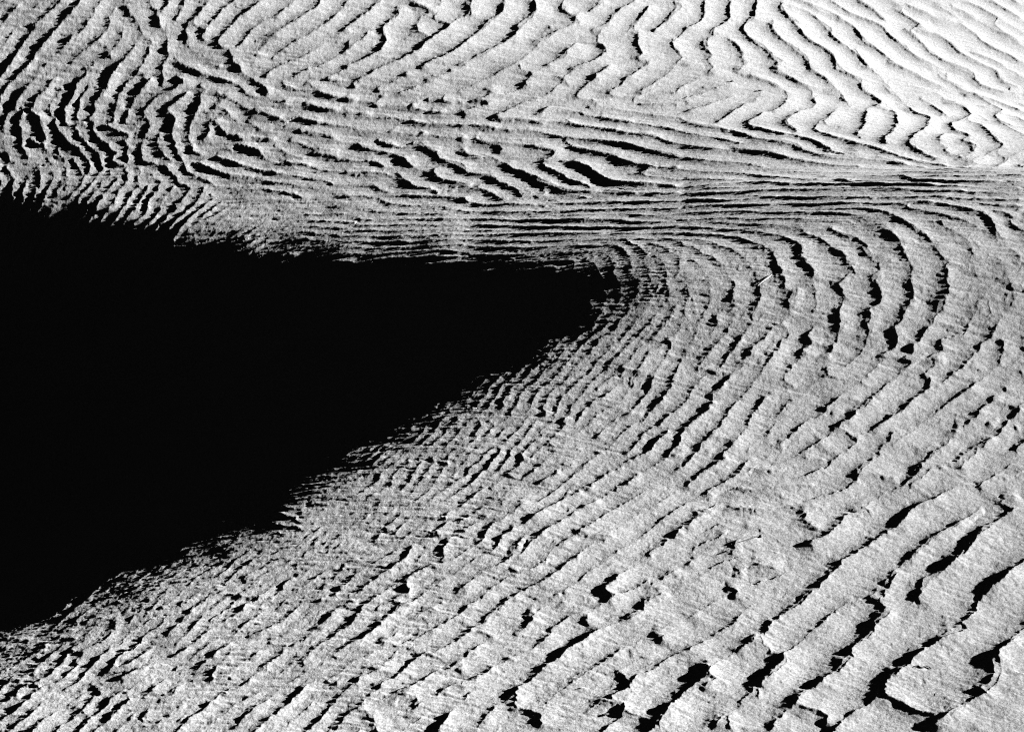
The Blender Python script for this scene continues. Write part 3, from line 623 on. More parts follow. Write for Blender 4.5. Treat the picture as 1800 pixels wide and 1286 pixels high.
100 18 -172 22992 -238 22776 -390 22542
100 18 395 23730 415 23532
100 20 643 23586 618 23442
120 21 1007 23622 1005 23550
110 19 387 23064 542 22956
100 24 1101 23046 1121 22974
100 24 961 22812 1030 22884
110 23 1460 23604 1412 23532 1567 23478
80 19 367 23262 679 23136
90 20 1894 24973 2003 24811
100 20 -60 22560 94 22433
90 24 1689 23658 1835 23838
70 18 1265 24486 1538 24342 1740 24234
70 21 1645 24667 1993 24631
80 21 1716 24198 1682 23982
80 18 -886 22902 -728 22812
100 18 -723 22614 -656 22578
70 18 -16 24162 -131 23946
70 23 862 23262 1040 23208 969 23100
110 27 1865 22740 1971 22668
70 19 1195 25171 1383 25135
70 20 239 24306 285 24252
110 22 -1847 20326 -1961 20182 -2132 20002 -2223 19858 -2334 19732 -2482 19570 -2583 19354
120 22 -2696 19282 -2762 19138
100 21 -2304 20380 -2454 20200 -2647 20056 -2860 19930
100 20 -2997 19876 -3103 19732 -3210 19606
110 20 -3466 19876 -3646 19696 -3893 19570 -4171 19390
100 21 -3605 19372 -3792 19120
110 22 -3079 18958 -3194 18760 -3356 18634
100 22 -2628 19858 -2336 19750
90 22 -2121 19570 -2184 19354
110 23 -2246 19120 -2163 19066 -2320 18814 -2427 18688 -2549 18544
100 25 -1771 19102 -1852 19138
110 21 -4496 19408 -4355 19282 -4258 19174
100 21 -4644 19084 -4481 18940 -4357 18778
90 21 -4328 19102 -4481 18940
100 21 -4121 18922 -4126 18688
80 21 -3782 18904 -3775 18706
140 18 -2880 20561 -2927 20398
100 16 -4007 20849 -3993 20741
100 16 -3856 20669 -3800 20561
110 21 -4788 20056 -4604 19948 -4613 19876
120 21 -5130 20218 -4994 20164
90 18 -4591 20633 -4356 20488 -4284 20290
90 21 -5448 19606 -5146 19534
120 21 -5015 19480 -4974 19372
100 16 -2520 20867 -2486 20705
80 17 -2963 20975 -2766 20903
80 16 -3525 20543 -3450 20434
110 25 -1940 18688 -2007 18544
80 18 -3254 20741 -2912 20669 -2592 20597
80 17 -3315 20903 -3221 20813
110 21 -4659 19786 -4571 19750
120 21 -5119 19714 -5031 19678
120 21 -5577 20236 -5459 20182
120 21 -5262 19282 -5184 19300
110 21 -3961 19048 -3998 19030
40 19 -2272 20507 -1877 20488
110 22 -3443 18706 -3377 18652
70 20 -4762 20398 -4923 20470
80 21 -4961 20326 -4666 20200
70 22 -2498 19984 -2430 19912
110 19 -2085 20488 -2021 20470
110 19 -1921 20525 -1881 20543
90 20 -3586 19534 -3516 19462
90 22 -2952 19066 -2988 19030
70 19 -2896 22271 -2693 22235 -2504 22091
70 18 -2827 22019 -2377 21875
130 29 1887 21443 1793 21281 1552 21101 1486 21029 1555 20939
120 33 1851 20831 1652 20615 1524 20525 1686 20470
150 36 1725 20434 1430 20272 1422 20110 1256 20002 1050 19912 906 19804 761 19660 598 19534 436 19372 296 19210 216 19084 78 19012 39 18814 39 18670 193 18616 289 18544 249 18345
150 32 854 20128 810 20002 748 19930
130 31 1224 20759 1115 20597 987 20470 1066 20362 980 20236
100 26 1015 22037 773 21839
130 27 685 21767 683 21659
100 25 825 22181 604 22001 322 21821 171 21695
120 23 21 21623 0 21461 -106 21317
100 28 796 21065 625 20903 540 20795 413 20633 206 20525 -41 20344 -244 20128 -404 19894 -583 19768
110 23 -722 21443 -719 21299 -779 21155 -775 21011 -940 20903 -1143 20759 -1180 20615 -1135 20543 -1274 20398 -1209 20326 -1286 20200 -1442 20056 -1420 20002 -1573 19822 -1677 19696
120 21 -1102 21353 -1138 21191 -1236 20993 -1399 20885 -1538 20741 -1636 20615
100 21 -1670 20470 -1848 20344
100 19 -1709 21191 -1851 21083 -1886 20975
80 22 -359 21263 -210 21137 -84 21245
100 23 -665 20759 -849 20651
100 25 -456 20669 -597 20470
100 26 -819 20308 -937 20164
100 28 -488 20128 -526 19948
120 28 264 20110 162 19930 0 19822
100 28 122 20146 264 20110
100 29 403 19858 260 19588
100 29 -139 19318 -394 19156 -588 19030 -743 18922
130 28 -496 19390 -573 19228
130 26 -1134 18922 -955 18832 -988 18688
150 28 -581 18652 -674 18489 -785 18327
130 41 1447 19768 1606 19732 1538 19588
140 44 1027 19264 1179 19120 1229 18904 1111 18886 970 18742 1162 18706 1158 18598 1325 18471 1495 18417
140 49 1727 18760 1622 18616 1515 18435 1504 18237
90 26 -1450 19786 -1202 19642 -1020 19588 -957 19498 -992 19372
70 27 -700 19624 -957 19498
80 20 -391 22181 -541 22019 -646 21893
80 21 -430 21857 -214 21749
80 28 741 21407 952 21371 1161 21317
80 26 447 21569 317 21317
80 25 -42 20867 104 20777
120 27 377 21011 354 20885
100 29 1042 20903 1102 20813
80 28 -329 20434 -205 20362 -164 20272
80 43 1193 19444 1390 19408 1544 19336
70 20 -1597 21479 -1401 21389
70 18 -1811 21839 -1546 21731 -1283 21623
70 20 -1008 21749 -774 21803
80 21 -1003 21587 -723 21461
70 26 -1588 19354 -1386 19300 -1206 19264
60 26 -909 18634 -1101 18580
60 26 -1346 18453 -1577 18796
110 30 0 19498 -60 19408
120 29 -399 19516 -358 19444
80 29 449 20254 631 20164
110 29 452 20434 512 20344
90 27 -731 20074 -649 20038
100 28 -403 19858 -141 19732
130 43 4916 22001 4704 21875 4446 21641 4325 21461 4136 21299 3898 21083 3711 20921 3430 20633 3285 20434 3054 20182 2833 19984 2692 19768 2655 19588 2742 19444 2890 19336 2751 19120 2580 18976 2509 18832 2487 18688
130 56 5821 22001 5520 21875 5690 21749 5513 21587 5253 21425 5188 21281 4964 21065 4849 20867 4703 20723 4472 20561 4378 20326 4289 20272
130 66 5586 20795 5317 20561 5075 20344 4982 20218 4923 20038 4779 19894 4828 19822 4595 19624 4309 19444 4150 19300 3922 19084 3842 18922 3844 18724 4010 18598 4202 18471 4391 18453 4091 18237
110 74 5406 19696 5313 19624 5149 19480 5023 19336 4972 19156 4967 19012 4780 18832 4842 18742 4708 18634 4575 18526 4377 18363
120 55 4276 20777 4147 20597 4014 20362 3941 20272 3996 20146 3891 19966 3833 19750 3695 19606 3559 19480 3552 19336 3446 19192 3252 19048 3080 18904 2927 18742 2840 18652 3006 18580 3186 18471 3126 18273
100 38 3785 21731 3925 21821 4070 21623
120 42 3609 21497 3576 21389 3462 21317 3233 21137
100 38 3190 21767 3322 21695 3257 21587 3324 21515 3474 21425
150 40 2262 20488 2385 20470 2461 20398 2388 20254
140 39 2383 20723 2565 20669
100 40 2601 20849 2766 20831 2999 20777
100 40 1823 20002 1948 20074 2056 20164
140 50 1889 19156 2033 19246 2043 19120 2115 19030 1928 18868
100 30 1995 21821 2106 21713 2021 21551 1909 21461
100 33 2402 21821 2740 21749 2773 21641
80 35 2549 21515 2755 21443 2769 21353
80 33 2263 21371 2357 21353 2274 21227
70 37 2382 20975 2453 21083 2484 21209 2744 21299
100 32 1872 20831 1982 20939 1923 20993
150 51 2294 18580 2188 18453 2194 18291 2263 18201
100 48 2324 19426 2475 19570 2543 19678 2671 19768
80 50 5114 21623 4939 21443 4724 21281 4430 20993 4265 20849
100 30 2205 22073 2285 21983
80 34 3016 21965 3089 22055
80 42 5501 22019 5793 21965
100 59 2890 19336 2804 19264 2494 18886'''
R = np.zeros_like(X); NEAR = np.full(X.shape, 9.0)
ORI = []          # x, y, cos 2a, sin 2a, length
def smooth_line(P, step):
    """Catmull-Rom curve through P"""
    Q_ = np.vstack([2 * P[0] - P[1], P, 2 * P[-1] - P[-2]]); o = []
    for i in range(1, len(Q_) - 2):
        n = max(1, int(np.linalg.norm(Q_[i + 1] - Q_[i]) / step))
        for j in range(n):
            t = j / n
            o.append(.5 * (2 * Q_[i] + (Q_[i + 1] - Q_[i - 1]) * t + (2 * Q_[i - 1] - 5 * Q_[i] + 4 * Q_[i + 1] - Q_[i + 2]) * t * t
                     + (3 * Q_[i] - Q_[i - 1] - 3 * Q_[i + 1] + Q_[i + 2]) * t ** 3))
    o.append(P[-1]); return np.array(o)

for ln in CRESTS.strip().splitlines():
    v = ln.split(); amp = int(v[0]) / 100.0; lam = int(v[1]) / 1000.0
    P = np.array([int(q) for q in v[2:]], float).reshape(-1, 2) / 10000.0
    P = smooth_line(P, .009)
    pc = P.mean(0); dd = .01
    seg = np.hypot(*(P[1:] - P[:-1]).T); P = np.vstack([P[:1], P[1:][seg > 1e-5]]); seg = seg[seg > 1e-5]; tot = seg.sum()
    T = (P[1:] - P[:-1]) / seg[:, None]; NN = np.stack([-T[:, 1], T[:, 0]], 1)
    if ((NN @ np.array([RX, RY])) * seg).sum() < 0: NN = -NN          # the steep side faces away from the sun
    hs = (dune(pc[0] + SX * dd, pc[1] + SY * dd) - dune(pc[0] - SX * dd, pc[1] - SY * dd)) / (2 * dd)
    lit = math.sin(SUN_EL) - float(hs) * math.cos(SUN_EL)               # how squarely the sun meets the ground here
    across = abs((NN @ np.array([SX, SY])) * seg).sum() / tot
    A = .0019 * (lam / .05) * amp * min(max(tot / (.5 * lam), .45), 1) * max(across, .35) ** -.25 * min(max(.55 + .45 * lit / .18, .6), 1.5); Ls = 0.9 * lam; w = .46 * lam
    m = Ls + .012
    pt = patch(P[:, 0].min() - m, P[:, 0].max() + m, P[:, 1].min() - m, P[:, 1].max() + m)
    if pt is None: continue
    x = WX[pt]; y = WY[pt]
    best = np.full(x.shape, 1e9); SW = np.zeros(x.shape); SN = np.zeros(x.shape); ST = np.zeros(x.shape)
    s0 = 0.0; n = len(seg); e = min(.5 * tot, .3 * lam)
    for i in range(n):
        dx, dy = T[i]
        ORI.append((*((P[i] + P[i + 1]) / 2), dx * dx - dy * dy, 2 * dx * dy, seg[i]))
        t = (x - P[i, 0]) * dx + (y - P[i, 1]) * dy; tc = np.clip(t, 0, seg[i])
        ex = x - P[i, 0] - tc * dx; ey = y - P[i, 1] - tc * dy
        d = ex * ex + ey * ey
        best = np.minimum(best, d)
        wt = seg[i] / (d + 2e-6) ** 3
        q = np.clip(min(s0 + seg[i] / 2, tot - s0 - seg[i] / 2) / e, 0, 1)
        if n == 1: q = 1
        SW += wt; SN += wt * (ex * NN[i, 0] + ey * NN[i, 1]) / np.sqrt(d + 1e-9)
        ends = np.clip(np.minimum(s0 + tc, tot - s0 - tc) / e, 0, 1)
        ST += wt * ends * ends * (3 - 2 * ends)
        s0 += seg[i]
    d = np.sqrt(best); side = np.clip(SN / SW, -1, 1); tap = ST / SW
    side = .5 + .5 * np.sin(side * math.pi / 2)
    wob = 1 + (.25 if pc[1] < 3.2 else .1) * vnoise(x, y, .028, 41)                              # the crest rises and sinks along its length
    R[pt] += A * wob * tap * (side * np.clip(1 - d / Ls, 0, 1) ** 2 + (1 - side) * (.72 * np.clip(1 - d / w, 0, 1) ** 2 + (1 - .72) * np.exp(-d / .0013)))
    NEAR[pt] = np.minimum(NEAR[pt], d / lam)

# ------------------------------------------------------------------ the field of ripples between and around those crests:
# wave packets laid outwards from the traced crests, each in step with what is already there
ORI = np.array(ORI)
LAMS = np.array([int(v) for v in '''4655 18778 750
2934 18994 600
1751 18832 500
588 19048 360
5322 20957 580
4047 20777 500
2764 20344 400
0 19930 280
-1180 19102 260
-2406 19624 220
-4215 19552 210
-5120 19498 210
1266 21281 280
-636 21371 210
-2531 21119 160
-3725 20470 160
-1317 22433 150
0 23352 160
1324 22758 240
2642 22704 300
3907 22217 360
5280 22686 360
1044 24450 160
1784 25387 170
1846 26558 190
2764 24270 260
4131 24180 340
5499 24144 300
2563 26341 260
3279 26215 340
4318 25819 400
5417 25981 420
6298 25675 320
5628 27332 360
3081 28016 280
2511 30700 360
4720 28827 320
4935 30267 480
6338 29151 360
6817 28448 300
6633 27530 260
3709 30267 380
3538 28719 300
829 30249 320
-833 30249 200
-2577 31240 200
-4420 32266 190
-6328 33131 180
-7720 33797 180
-7523 35004 260
-8213 37129 340
-6747 36408 340
-5355 35112 320
-4166 34409 320
-6927 34103 210
-5501 33851 230
-3611 33239 240
-2267 33527 420
-900 33293 480
445 32843 520
1761 32519 500
-1763 32320 300
0 31834 320
-4878 37147 380
-2921 37075 380
-2841 35634 400
-977 37237 580
979 37327 580
0 35490 450
-1395 34752 350
926 34590 400
2784 34734 420
2941 37327 550
4440 37561 550
4150 34463 450
5559 34626 550
6848 34031 500
8011 33887 500
5929 37525 600
7522 38083 550
9048 39146 500
3942 32428 450
5212 32140 450'''.split()], float).reshape(-1, 3) / 10000.0     # x, y, spacing in metres
HINT = np.array([int(v) for v in '''-4978 18724 -3973 20002
-3839 19030 -2606 20525
-2367 19156 -1247 20741
-1216 19984 0 21497
-869 18580 485 19930
574 18363 1806 19732
-5003 19192 -4356 20488
-3023 18616 -2060 19858
0 21029 979 22271
-2480 20507 -1668 21605
-1597 21479 -926 22596
-526 22415 204 23532
1936 28088 2041 26143
2041 26143 1842 25135
1842 25135 1308 24072
1308 24072 531 22830
2500 27440 2625 26017
2625 26017 2388 24847
2388 24847 1697 23604
2806 24811 2317 23766
2317 23766 1443 22451
3152 24775 2421 23316
3731 23658 2955 22506
4609 24703 4070 23658
4070 23658 3292 22596
5427 23658 4728 22506
5918 25063 5637 24144
6240 26594 6227 25459
-4710 20705 -4296 21335
-3784 20921 -3340 21497
346 24216 922 25081
-175 32122 863 31672
-3567 32699 -1753 32104
-7598 34211 -7638 33401
-6499 33707 -6674 32987
-5140 33095 -5481 32176
-3982 32338 -4566 31960'''.split()], float).reshape(-1, 4) / 10000.0    # x0, y0, x1, y1: run of the crests where few are traced
hd = HINT[:, 2:] - HINT[:, :2]; hl = np.hypot(hd[:, 0], hd[:, 1]); hd = hd / hl[:, None]
hints = np.stack([(HINT[:, 0] + HINT[:, 2]) / 2, (HINT[:, 1] + HINT[:, 3]) / 2, hd[:, 0] ** 2 - hd[:, 1] ** 2, 2 * hd[:, 0] * hd[:, 1], hl * 1.5], 1)
ALLO = np.vstack([ORI, hints])
def spacing(x, y):
    w_ = 1 / ((LAMS[:, 0] - x) ** 2 + (LAMS[:, 1] - y) ** 2 + .0012) ** 2
    return float((w_ * LAMS[:, 2]).sum() / w_.sum())
STR = np.array([int(v) for v in '''1559 26702 5000
1503 25459 5000
700 24631 6000
2109 24865 7000
2046 23784 9000
675 23370 8000
2540 26035 7000
3636 26161 7000
4672 25783 6500
5417 25981 6500
3499 24757 11000
4749 23658 12000
-341 23640 7500
-1321 22542 7500
-2595 21875 7000
-1276 21443 12000
0 22361 11000
-4098 20885 7000
-5271 20290 7000
-3596 19462 11000
-1816 19840 11500
-4691 18778 11000
0 21299 11000
1324 22758 11000
2604 22217 12000
1230 20362 12000
3116 20795 12000
4739 21245 12000
4685 18958 11000
2349 19012 12000
0 18904 12000
2540 31096 10000
4113 30231 10000
5549 29133 10000
6630 28665 10000
2423 29493 10000
4673 28503 9000
829 30249 10000
-846 30826 9000
-2177 31798 9000
-3965 32158 12000
-5863 33059 11500
-7720 33797 11500
-6880 33779 11000
-2577 31240 12000
789 28575 7000
3067 27872 8000
6019 27440 8000
0 32068 9000
-7774 36805 8000
-5643 35148 8000
-7058 35076 7500
-2737 33779 9000
-449 33221 9000
-2903 36751 8000
0 36715 7500
2915 36895 8000
5929 37525 8000
8622 38516 7500
4613 34481 8500
7339 34193 8000
4358 32248 9000
1849 34554 11000
-929 34716 11000'''.split()], float).reshape(-1, 3) / 10000.0      # x, y, how strong the ripples are
def run_of(x, y):
    d2 = (ALLO[:, 0] - x) ** 2 + (ALLO[:, 1] - y) ** 2
    wt = np.exp(-d2 / (2 * .05 ** 2)) * ALLO[:, 4] + 1e-7 / (d2 + .01)
    return math.atan2((wt * ALLO[:, 3]).sum(), (wt * ALLO[:, 2]).sum()) / 2
G = np.zeros(X.shape, np.complex64)
def packet(x0, y0, a, lam, w0, phase, wide):
    nx_, ny_ = -math.sin(a), math.cos(a)
    if nx_ * RX + ny_ * RY < 0: nx_, ny_ = -nx_, -ny_
    sg = lam * wide; m = 2.5 * sg
    pt = patch(x0 - m, x0 + m, y0 - m, y0 + m)
    if pt is None: return
    if phase is None:
        j = min(max(int(np.searchsorted(YR, y0)), 0), nr - 1); i = min(max(int(np.searchsorted(U, x0 / WID[j])), 0), nc - 1)
        g = G[j, i]; phase = math.atan2(g.imag, g.real) if abs(g) > .04 else rng.uniform(0, 6.283)
    ex = (WX[pt] - x0).astype(np.float32); ey = (WY[pt] - y0).astype(np.float32)
    G[pt] += w0 * np.exp(-(ex * ex + ey * ey) / np.float32(2 * sg * sg)) * np.exp(1j * (np.float32(2 * math.pi / lam) * (np.float32(nx_) * ex + np.float32(ny_) * ey) + np.float32(phase)))
acc = 0
for o in ORI:
    acc += o[4]; lam = spacing(o[0], o[1])
    if acc < .35 * lam: continue
    acc = 0; packet(o[0], o[1], math.atan2(o[3], o[2]) / 2, lam, 1.0, 0.0, .42)
gx, gy = np.meshgrid(np.arange(-1.45, 1.45, .011), np.arange(1.62, 5.1, .011)); gx = gx.ravel(); gy = gy.ravel()
kp = np.abs(gx) < .30 * gy + .08; gx = gx[kp]; gy = gy[kp]
gx = gx + rng.uniform(-.5, .5, len(gx)) * .011; gy = gy + rng.uniform(-.5, .5, len(gy)) * .011
dn = np.full(len(gx), 9.0)
for o in ORI: dn = np.minimum(dn, (gx - o[0]) ** 2 + (gy - o[1]) ** 2)
for i in np.argsort(dn + rng.uniform(0, 1e-4, len(dn))):
    x0, y0 = gx[i], gy[i]; lam = spacing(x0, y0)
    if rng.random() > min(1.0, (.011 / (.55 * lam)) ** 2): continue
    packet(x0, y0, run_of(x0, y0) + rng.normal(0, .11 * (2.2 if (x0 < -.25 and 2.9 < y0 < 3.5) or (x0 < .05 and y0 < 2.75) else 1)), lam * rng.uniform(.88, 1.12), .5, None, .75)
phs = np.mod(np.angle(G) / (2 * math.pi), 1.0)       # grows towards the sun; 0 on a crest
mag = np.abs(G)
env = np.clip((mag - .12) / .5, 0, 1) ** .8
jx, iy_ = np.meshgrid(np.arange(0, nc, 12), np.arange(0, nr, 12))
lamf = np.zeros(iy_.shape); strf = np.zeros(iy_.shape)
for r0 in range(iy_.shape[0]):
    xs = X[iy_[r0], jx[r0]]; ys = Y[iy_[r0], jx[r0]]
    w_ = 1 / ((LAMS[:, 0][None] - xs[:, None]) ** 2 + (LAMS[:, 1][None] - ys[:, None]) ** 2 + .0012) ** 2
    lamf[r0] = (w_ * LAMS[:, 2][None]).sum(1) / w_.sum(1)
    w_ = 1 / ((STR[:, 0][None] - xs[:, None]) ** 2 + (STR[:, 1][None] - ys[:, None]) ** 2 + .002) ** 2
    strf[r0] = (w_ * STR[:, 2][None]).sum(1) / w_.sum(1)
lee = .42
def up(f):
    f = np.repeat(np.repeat(f, 12, 0), 12, 1)[:nr, :nc]
    return box(box(f, 6, 0), 6, 1)
LAM = up(lamf); STR_ = up(strf)
ul = np.clip((phs - 1 + lee) / lee, 0, 1)
prof = np.where(phs < 1 - lee, np.clip(1 - phs / (1 - lee), 0, 1) ** 1.5, .72 * ul ** 2 + (1 - .72) * np.exp(-(1 - ul) * lee * LAM / .0013)); del ul
far_ = np.clip((Y - 3.05) / .2, 0, 1) * np.clip((X + .35) / .3, 0, 1)
patchy = np.clip(.85 + .08 * far_ + (.8 - .45 * far_) * vnoise(X, Y, .06, 21) + (.5 - .3 * far_ + .35 * np.clip((2.8 - Y) / .2, 0, 1) * np.clip((.1 - X) / .2, 0, 1)) * vnoise(X, Y, .022, 22), .05, 1.4)
R = .95 * R + .0012 * STR_ * (LAM / .03) * env * prof * patchy
# short fine ripples, broken up, riding on the larger ones
G = np.zeros(X.shape, np.complex64)
N2 = int(16000); kx = rng.uniform(-1.2, 1.2, N2); ky = 1.62 + 3.4 * rng.random(N2) ** 1.5
for x0, y0 in zip(kx, ky):
    if abs(x0) > .27 * y0 or y0 > 3.3: continue
    packet(x0, y0, run_of(x0, y0) + rng.normal(-.25, .35), rng.uniform(.009, .015), 1.0, rng.uniform(0, 6.283), .7)
phs = np.mod(np.angle(G) / (2 * math.pi), 1.0)
env = np.clip((np.abs(G) - .25) / .6, 0, 1) * np.clip((3.35 - Y) / .3, 0, 1)
prof = np.where(phs < .62, np.clip(1 - phs / .62, 0, 1) ** 1.5, np.clip((phs - .62) / .38, 0, 1) ** 2.5)
R += .0003 * env * prof * np.clip(.5 + 1.1 * vnoise(X, Y, .05, 61), 0, 1.2)
del prof, env, mag, phs

# ------------------------------------------------------------------ wind streaks and small unevenness
a, c = along(WX, WY)
R += .00026 * (1.55 - .95 * np.clip((2.75 - Y) / .4, 0, 1) * np.clip((X + .15) / .3, 0, 1) - .45 * np.clip((Y - 3.1) / .2, 0, 1) * np.clip(X / .4 + .5, 0, 1)) * (vnoise(a / 8.0, c, .0042, 31) + .6 * vnoise(a / 6, c, .0024, 32) + .6 * vnoise(a / 5, c, .010, 35))
R += .00014 * (vnoise(X, Y, .0055, 33) + .7 * vnoise(X, Y, .0026, 34))
# ripples add no broad swell of their own: take away what is wider than a hand
B_ = R
for _ in range(2):
    B_ = box(box(B_, int(48 * Q), 1), int(21 * Q), 0)
R = R - .75 * B_; del B_
R += .0010 * vnoise(X, Y, .05, 36)
fade = np.clip((1.75 - np.abs(X)) / .3, 0, 1) * np.clip((Y - 1.45) / .1, 0, 1) * np.clip((5.6 - Y) / .3, 0, 1)
H = H + R * fade

# ------------------------------------------------------------------ the sheet as a mesh
nv = nr * nc
me = bpy.data.meshes.new('sand')
me.vertices.add(nv)
me.vertices.foreach_set('co', np.stack([X, Y, H], -1).astype(np.float32).ravel())
nf = (nr - 1) * (nc - 1)
idx = np.arange(nv, dtype=np.int32).reshape(nr, nc)
q = np.stack([idx[:-1, :-1], idx[:-1, 1:], idx[1:, 1:], idx[1:, :-1]], -1).reshape(-1)
me.loops.add(nf * 4); me.loops.foreach_set('vertex_index', q)
me.polygons.add(nf); me.polygons.foreach_set('loop_start', np.arange(0, nf * 4, 4, dtype=np.int32))
me.polygons.foreach_set('use_smooth', np.ones(nf, bool))
me.update(calc_edges=True)
sand = bpy.data.objects.new('sand', me); C.objects.link(sand); sand['kind'] = 'structure'
del q, idx, G, WX, WY

# ------------------------------------------------------------------ materials
def new_mat(name, col, rough=.8):
    m = bpy.data.materials.new(name); m.use_nodes = True; b = m.node_tree.nodes['Principled BSDF']
    b.inputs['Base Color'].default_value = (col, col, col, 1); b.inputs['Roughness'].default_value = rough
    return m, m.node_tree, b
m, t, b = new_mat('sand', .3, .9)
b.inputs['Specular IOR Level'].default_value = .15; b.inputs['Diffuse Roughness'].default_value = 1.0
geo = t.nodes.new('ShaderNodeNewGeometry')
def nz(scale, detail, rough=.6):
    n = t.nodes.new('ShaderNodeTexNoise'); n.inputs['Scale'].default_value = scale; n.inputs['Detail'].default_value = detail
    n.inputs['Roughness'].default_value = rough; t.links.new(geo.outputs['Position'], n.inputs['Vector']); return n
g1_ = nz(1 / .0022, 2); 
r1 = t.nodes.new('ShaderNodeMapRange'); r1.inputs[1].default_value = .3; r1.inputs[2].default_value = .7
r1.inputs[3].default_value = .3 * .62; r1.inputs[4].default_value = .3 * 1.38
t.links.new(g1_.outputs['Fac'], r1.inputs[0])
t.links.new(r1.outputs[0], b.inputs['Base Color'])
bp = t.nodes.new('ShaderNodeBump'); bp.inputs['Strength'].default_value = 1.0; bp.inputs['Distance'].default_value = .00035
g2_ = nz(1 / .0020, 3, .7); t.links.new(g2_.outputs['Fac'], bp.inputs['Height']); t.links.new(bp.outputs[0], b.inputs['Normal'])
me.materials.append(m)
DEBRIS = [
    ('stalk', 'straw', 'pale slightly bent straw lying on the lit shoulder right of the black hollow', 'straw', [(0.3119, 2.5891, 0.0006), (0.3193, 2.5981, 0.0014), (0.3264, 2.6053, 0.002), (0.3323, 2.6143, 0.0016)], 0.00038, 'pale'),
    ('seed', 'seed_stalk', 'dark thin stalk with a seed head on the bright sand, in the lower right', 'plant debris', [(0.2524, 2.1191, 0.0004), (0.2602, 2.1227, 0.0007), (0.2687, 2.1263, 0.0012), (0.2748, 2.1299, 0.0018), (0.2787, 2.1317, 0.0024)], 0.00055, 'dark'),
    ('stalk', 'twig', 'short curved dark twig lying just left of the thin stalk with the seed head', 'twig', [(0.2273, 2.1029, 0.0005), (0.2324, 2.1047, 0.001), (0.2376, 2.1065, 0.0012), (0.2416, 2.1101, 0.0006)], 0.0005, 'dark'),
    ('stalk', 'twig', 'crooked dark twig on the broad smooth ripple near the bottom right corner', 'twig', [(0.4166, 1.9174, 0.0004), (0.4211, 1.9192, 0.0012), (0.4243, 1.9174, 0.0008), (0.4287, 1.9192, 0.0018), (0.4323, 1.9192, 0.0014), (0.435, 1.9174, 0.0005)], 0.0008, 'dark'),
    ('leaf', 'leaf_scrap', 'pale curled leaf scrap among fine streaks in the lower left sand', 'leaf scrap', [(-0.4057, 1.9894, 0.0008), (-0.4025, 1.993, 0.0024), (-0.3987, 1.9966, 0.003)], 0.0013, 'pale'),
    ('stalk', 'twig', 'tiny dark twig below the pale leaf scrap in the lower left sand', 'twig', [(-0.418, 1.9516, 0.0003), (-0.4142, 1.9516, 0.0008), (-0.4109, 1.9534, 0.0009)], 0.00045, 'dark'),
    ('leaf', 'bark_crumb', 'small dark crumb of bark on bright sand at the bottom edge, right of centre', 'crumb', [(0.0913, 1.8544, 0.0006), (0.0948, 1.8544, 0.0014), (0.0983, 1.8562, 0.0012)], 0.0015, 'dark'),
    ('stalk', 'straw', 'very short pale straw left of the dark crumb near the bottom edge', 'straw', [(0.0674, 1.8958, 0.0005), (0.071, 1.8958, 0.001), (0.0751, 1.8976, 0.0008)], 0.0005, 'pale'),
    ('leaf', 'leaf_scrap', 'white scrap lying at the bottom left edge beside a dark hollow', 'leaf scrap', [(-0.4913, 1.8688, 0.0006), (-0.4874, 1.8706, 0.0014), (-0.4836, 1.8724, 0.0012)], 0.0016, 'pale'),
    ('stalk', 'straw', 'long thin pale straw curving over the far streaked band right of centre', 'straw', [(0.1658, 3.1564, 0.0012), (0.1727, 3.1384, 0.0016), (0.1832, 3.1276, 0.0016), (0.2, 3.124, 0.001)], 0.0006, 'pale'),
    ('leaf', 'seed', 'tiny dark seed on the bright far dune, left of two', 'seed', [(0.3637, 3.5652, 0.001), (0.3667, 3.567, 0.002), (0.3695, 3.567, 0.001)], 0.0017, 'dark'),
    ('leaf', 'seed', 'tiny dark seed on the bright far dune, right of two', 'seed', [(0.4072, 3.5418, 0.001), (0.4108, 3.54, 0.0016), (0.4148, 3.5418, 0.001)], 0.0015, 'dark'),
    ('leaf', 'leaf_scrap', 'pale sliver on the edge of the black hollow below its middle', 'leaf scrap', [(-0.0536, 2.3892, 0.001), (-0.0481, 2.391, 0.002), (-0.0426, 2.391, 0.0016)], 0.0013, 'pale'),
]

def ground_at(x, y):
    j = int(np.clip(np.searchsorted(YR, y), 1, nr - 1)); i = int(np.clip(np.searchsorted(U, x / WID[j]), 1, nc - 1))
    return float(H[j - 1:j + 1, i - 1:i + 1].max())
MATS = {'pale': new_mat('dry_straw', .24, .6)[0], 'dark': new_mat('dark_bark', .025, .8)[0]}
for k_, (mn, sc_) in enumerate((('pale', 900), ('dark', 1200))):      # fibres and blotches
    t_ = MATS[mn].node_tree; b_ = t_.nodes['Principled BSDF']; n_ = t_.nodes.new('ShaderNodeTexNoise'); n_.inputs['Scale'].default_value = sc_
    r_ = t_.nodes.new('ShaderNodeMapRange'); base = b_.inputs['Base Color'].default_value[0]
    r_.inputs[3].default_value = base * .6; r_.inputs[4].default_value = base * 1.3
    g_ = t_.nodes.new('ShaderNodeNewGeometry'); t_.links.new(g_.outputs['Position'], n_.inputs['Vector'])
    t_.links.new(n_.outputs['Fac'], r_.inputs[0]); t_.links.new(r_.outputs[0], b_.inputs['Base Color'])

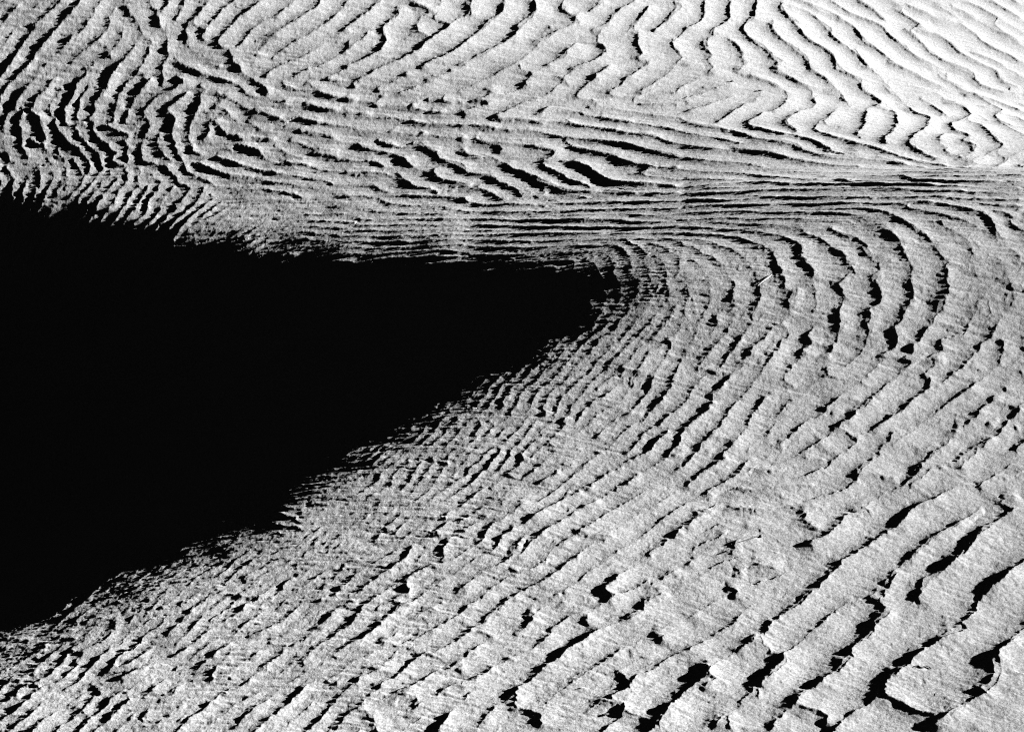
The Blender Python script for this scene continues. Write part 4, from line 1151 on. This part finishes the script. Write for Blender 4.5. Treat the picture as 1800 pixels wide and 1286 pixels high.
def tube(name, pts, rad, mat, sides=8, flat=1.0, parent=None, seed=0):
    """a closed, tapering stalk through pts; flat < 1 squashes it to a curled scrap"""
    r_ = np.random.default_rng(seed); P = smooth_line(np.array(pts, float), .0009); n = len(P); V = []; Fc = []
    for i in range(n):
        d = P[min(i + 1, n - 1)] - P[max(i - 1, 0)]; d = d / (np.linalg.norm(d) + 1e-12)
        s = np.cross(d, np.array((0, 0, 1.0))); s = s / np.linalg.norm(s); up = np.cross(s, d)
        t = i / (n - 1); r = rad * (.35 + .65 * math.sin(math.pi * min(max(t, .04), .96)) ** .6) * r_.uniform(.85, 1.15)
        for k in range(sides):
            a = 2 * math.pi * k / sides; q = r_.uniform(.88, 1.12)
            V.append(P[i] + s * math.cos(a) * r * q + up * (math.sin(a) * r * q * flat + (abs(math.cos(a)) ** 2 * r * .5 if flat < 1 else 0)))
    for i in range(n - 1):
        for k in range(sides):
            k2 = (k + 1) % sides; Fc.append((i * sides + k, i * sides + k2, (i + 1) * sides + k2, (i + 1) * sides + k))
    Fc.append(tuple(range(sides))[::-1]); Fc.append(tuple((n - 1) * sides + k for k in range(sides)))
    org = P.mean(0) if parent is None else np.array(parent.location)
    if parent is None: org[2] = min(p[2] for p in P)
    mm = bpy.data.meshes.new(name); mm.from_pydata([tuple(np.array(v_) - org) for v_ in V], [], Fc); mm.update()
    for p_ in mm.polygons: p_.use_smooth = True
    mm.materials.append(mat); ob = bpy.data.objects.new(name, mm); C.objects.link(ob)
    if parent is None: ob.location = org
    else: ob.parent = parent
    return ob

for k_, (kind, nm, label, cat, pts, rad, mt) in enumerate(DEBRIS):
    g = max(ground_at(x_, y_) for x_, y_, h_ in pts) if kind != 'stalk' else None
    P3 = [(x_, y_, ground_at(x_, y_) + h_ * .6) for x_, y_, h_ in pts]
    if kind == 'seed':
        org = np.array(P3).mean(0); e_ = bpy.data.objects.new(nm, None); C.objects.link(e_); e_.location = org
        e_.empty_display_size = .005
        tube('stalk', P3[:4], rad, MATS[mt], parent=e_, seed=k_); tube('seed_head', P3[3:], rad * 3.2, MATS[mt], parent=e_, seed=k_ + 50)
        ob = e_
    else:
        ob = tube(nm, P3, rad, MATS[mt], sides=8 if kind == 'stalk' else 12, flat=1.0 if kind == 'stalk' else .45, seed=k_)
    ob['label'] = label; ob['category'] = cat
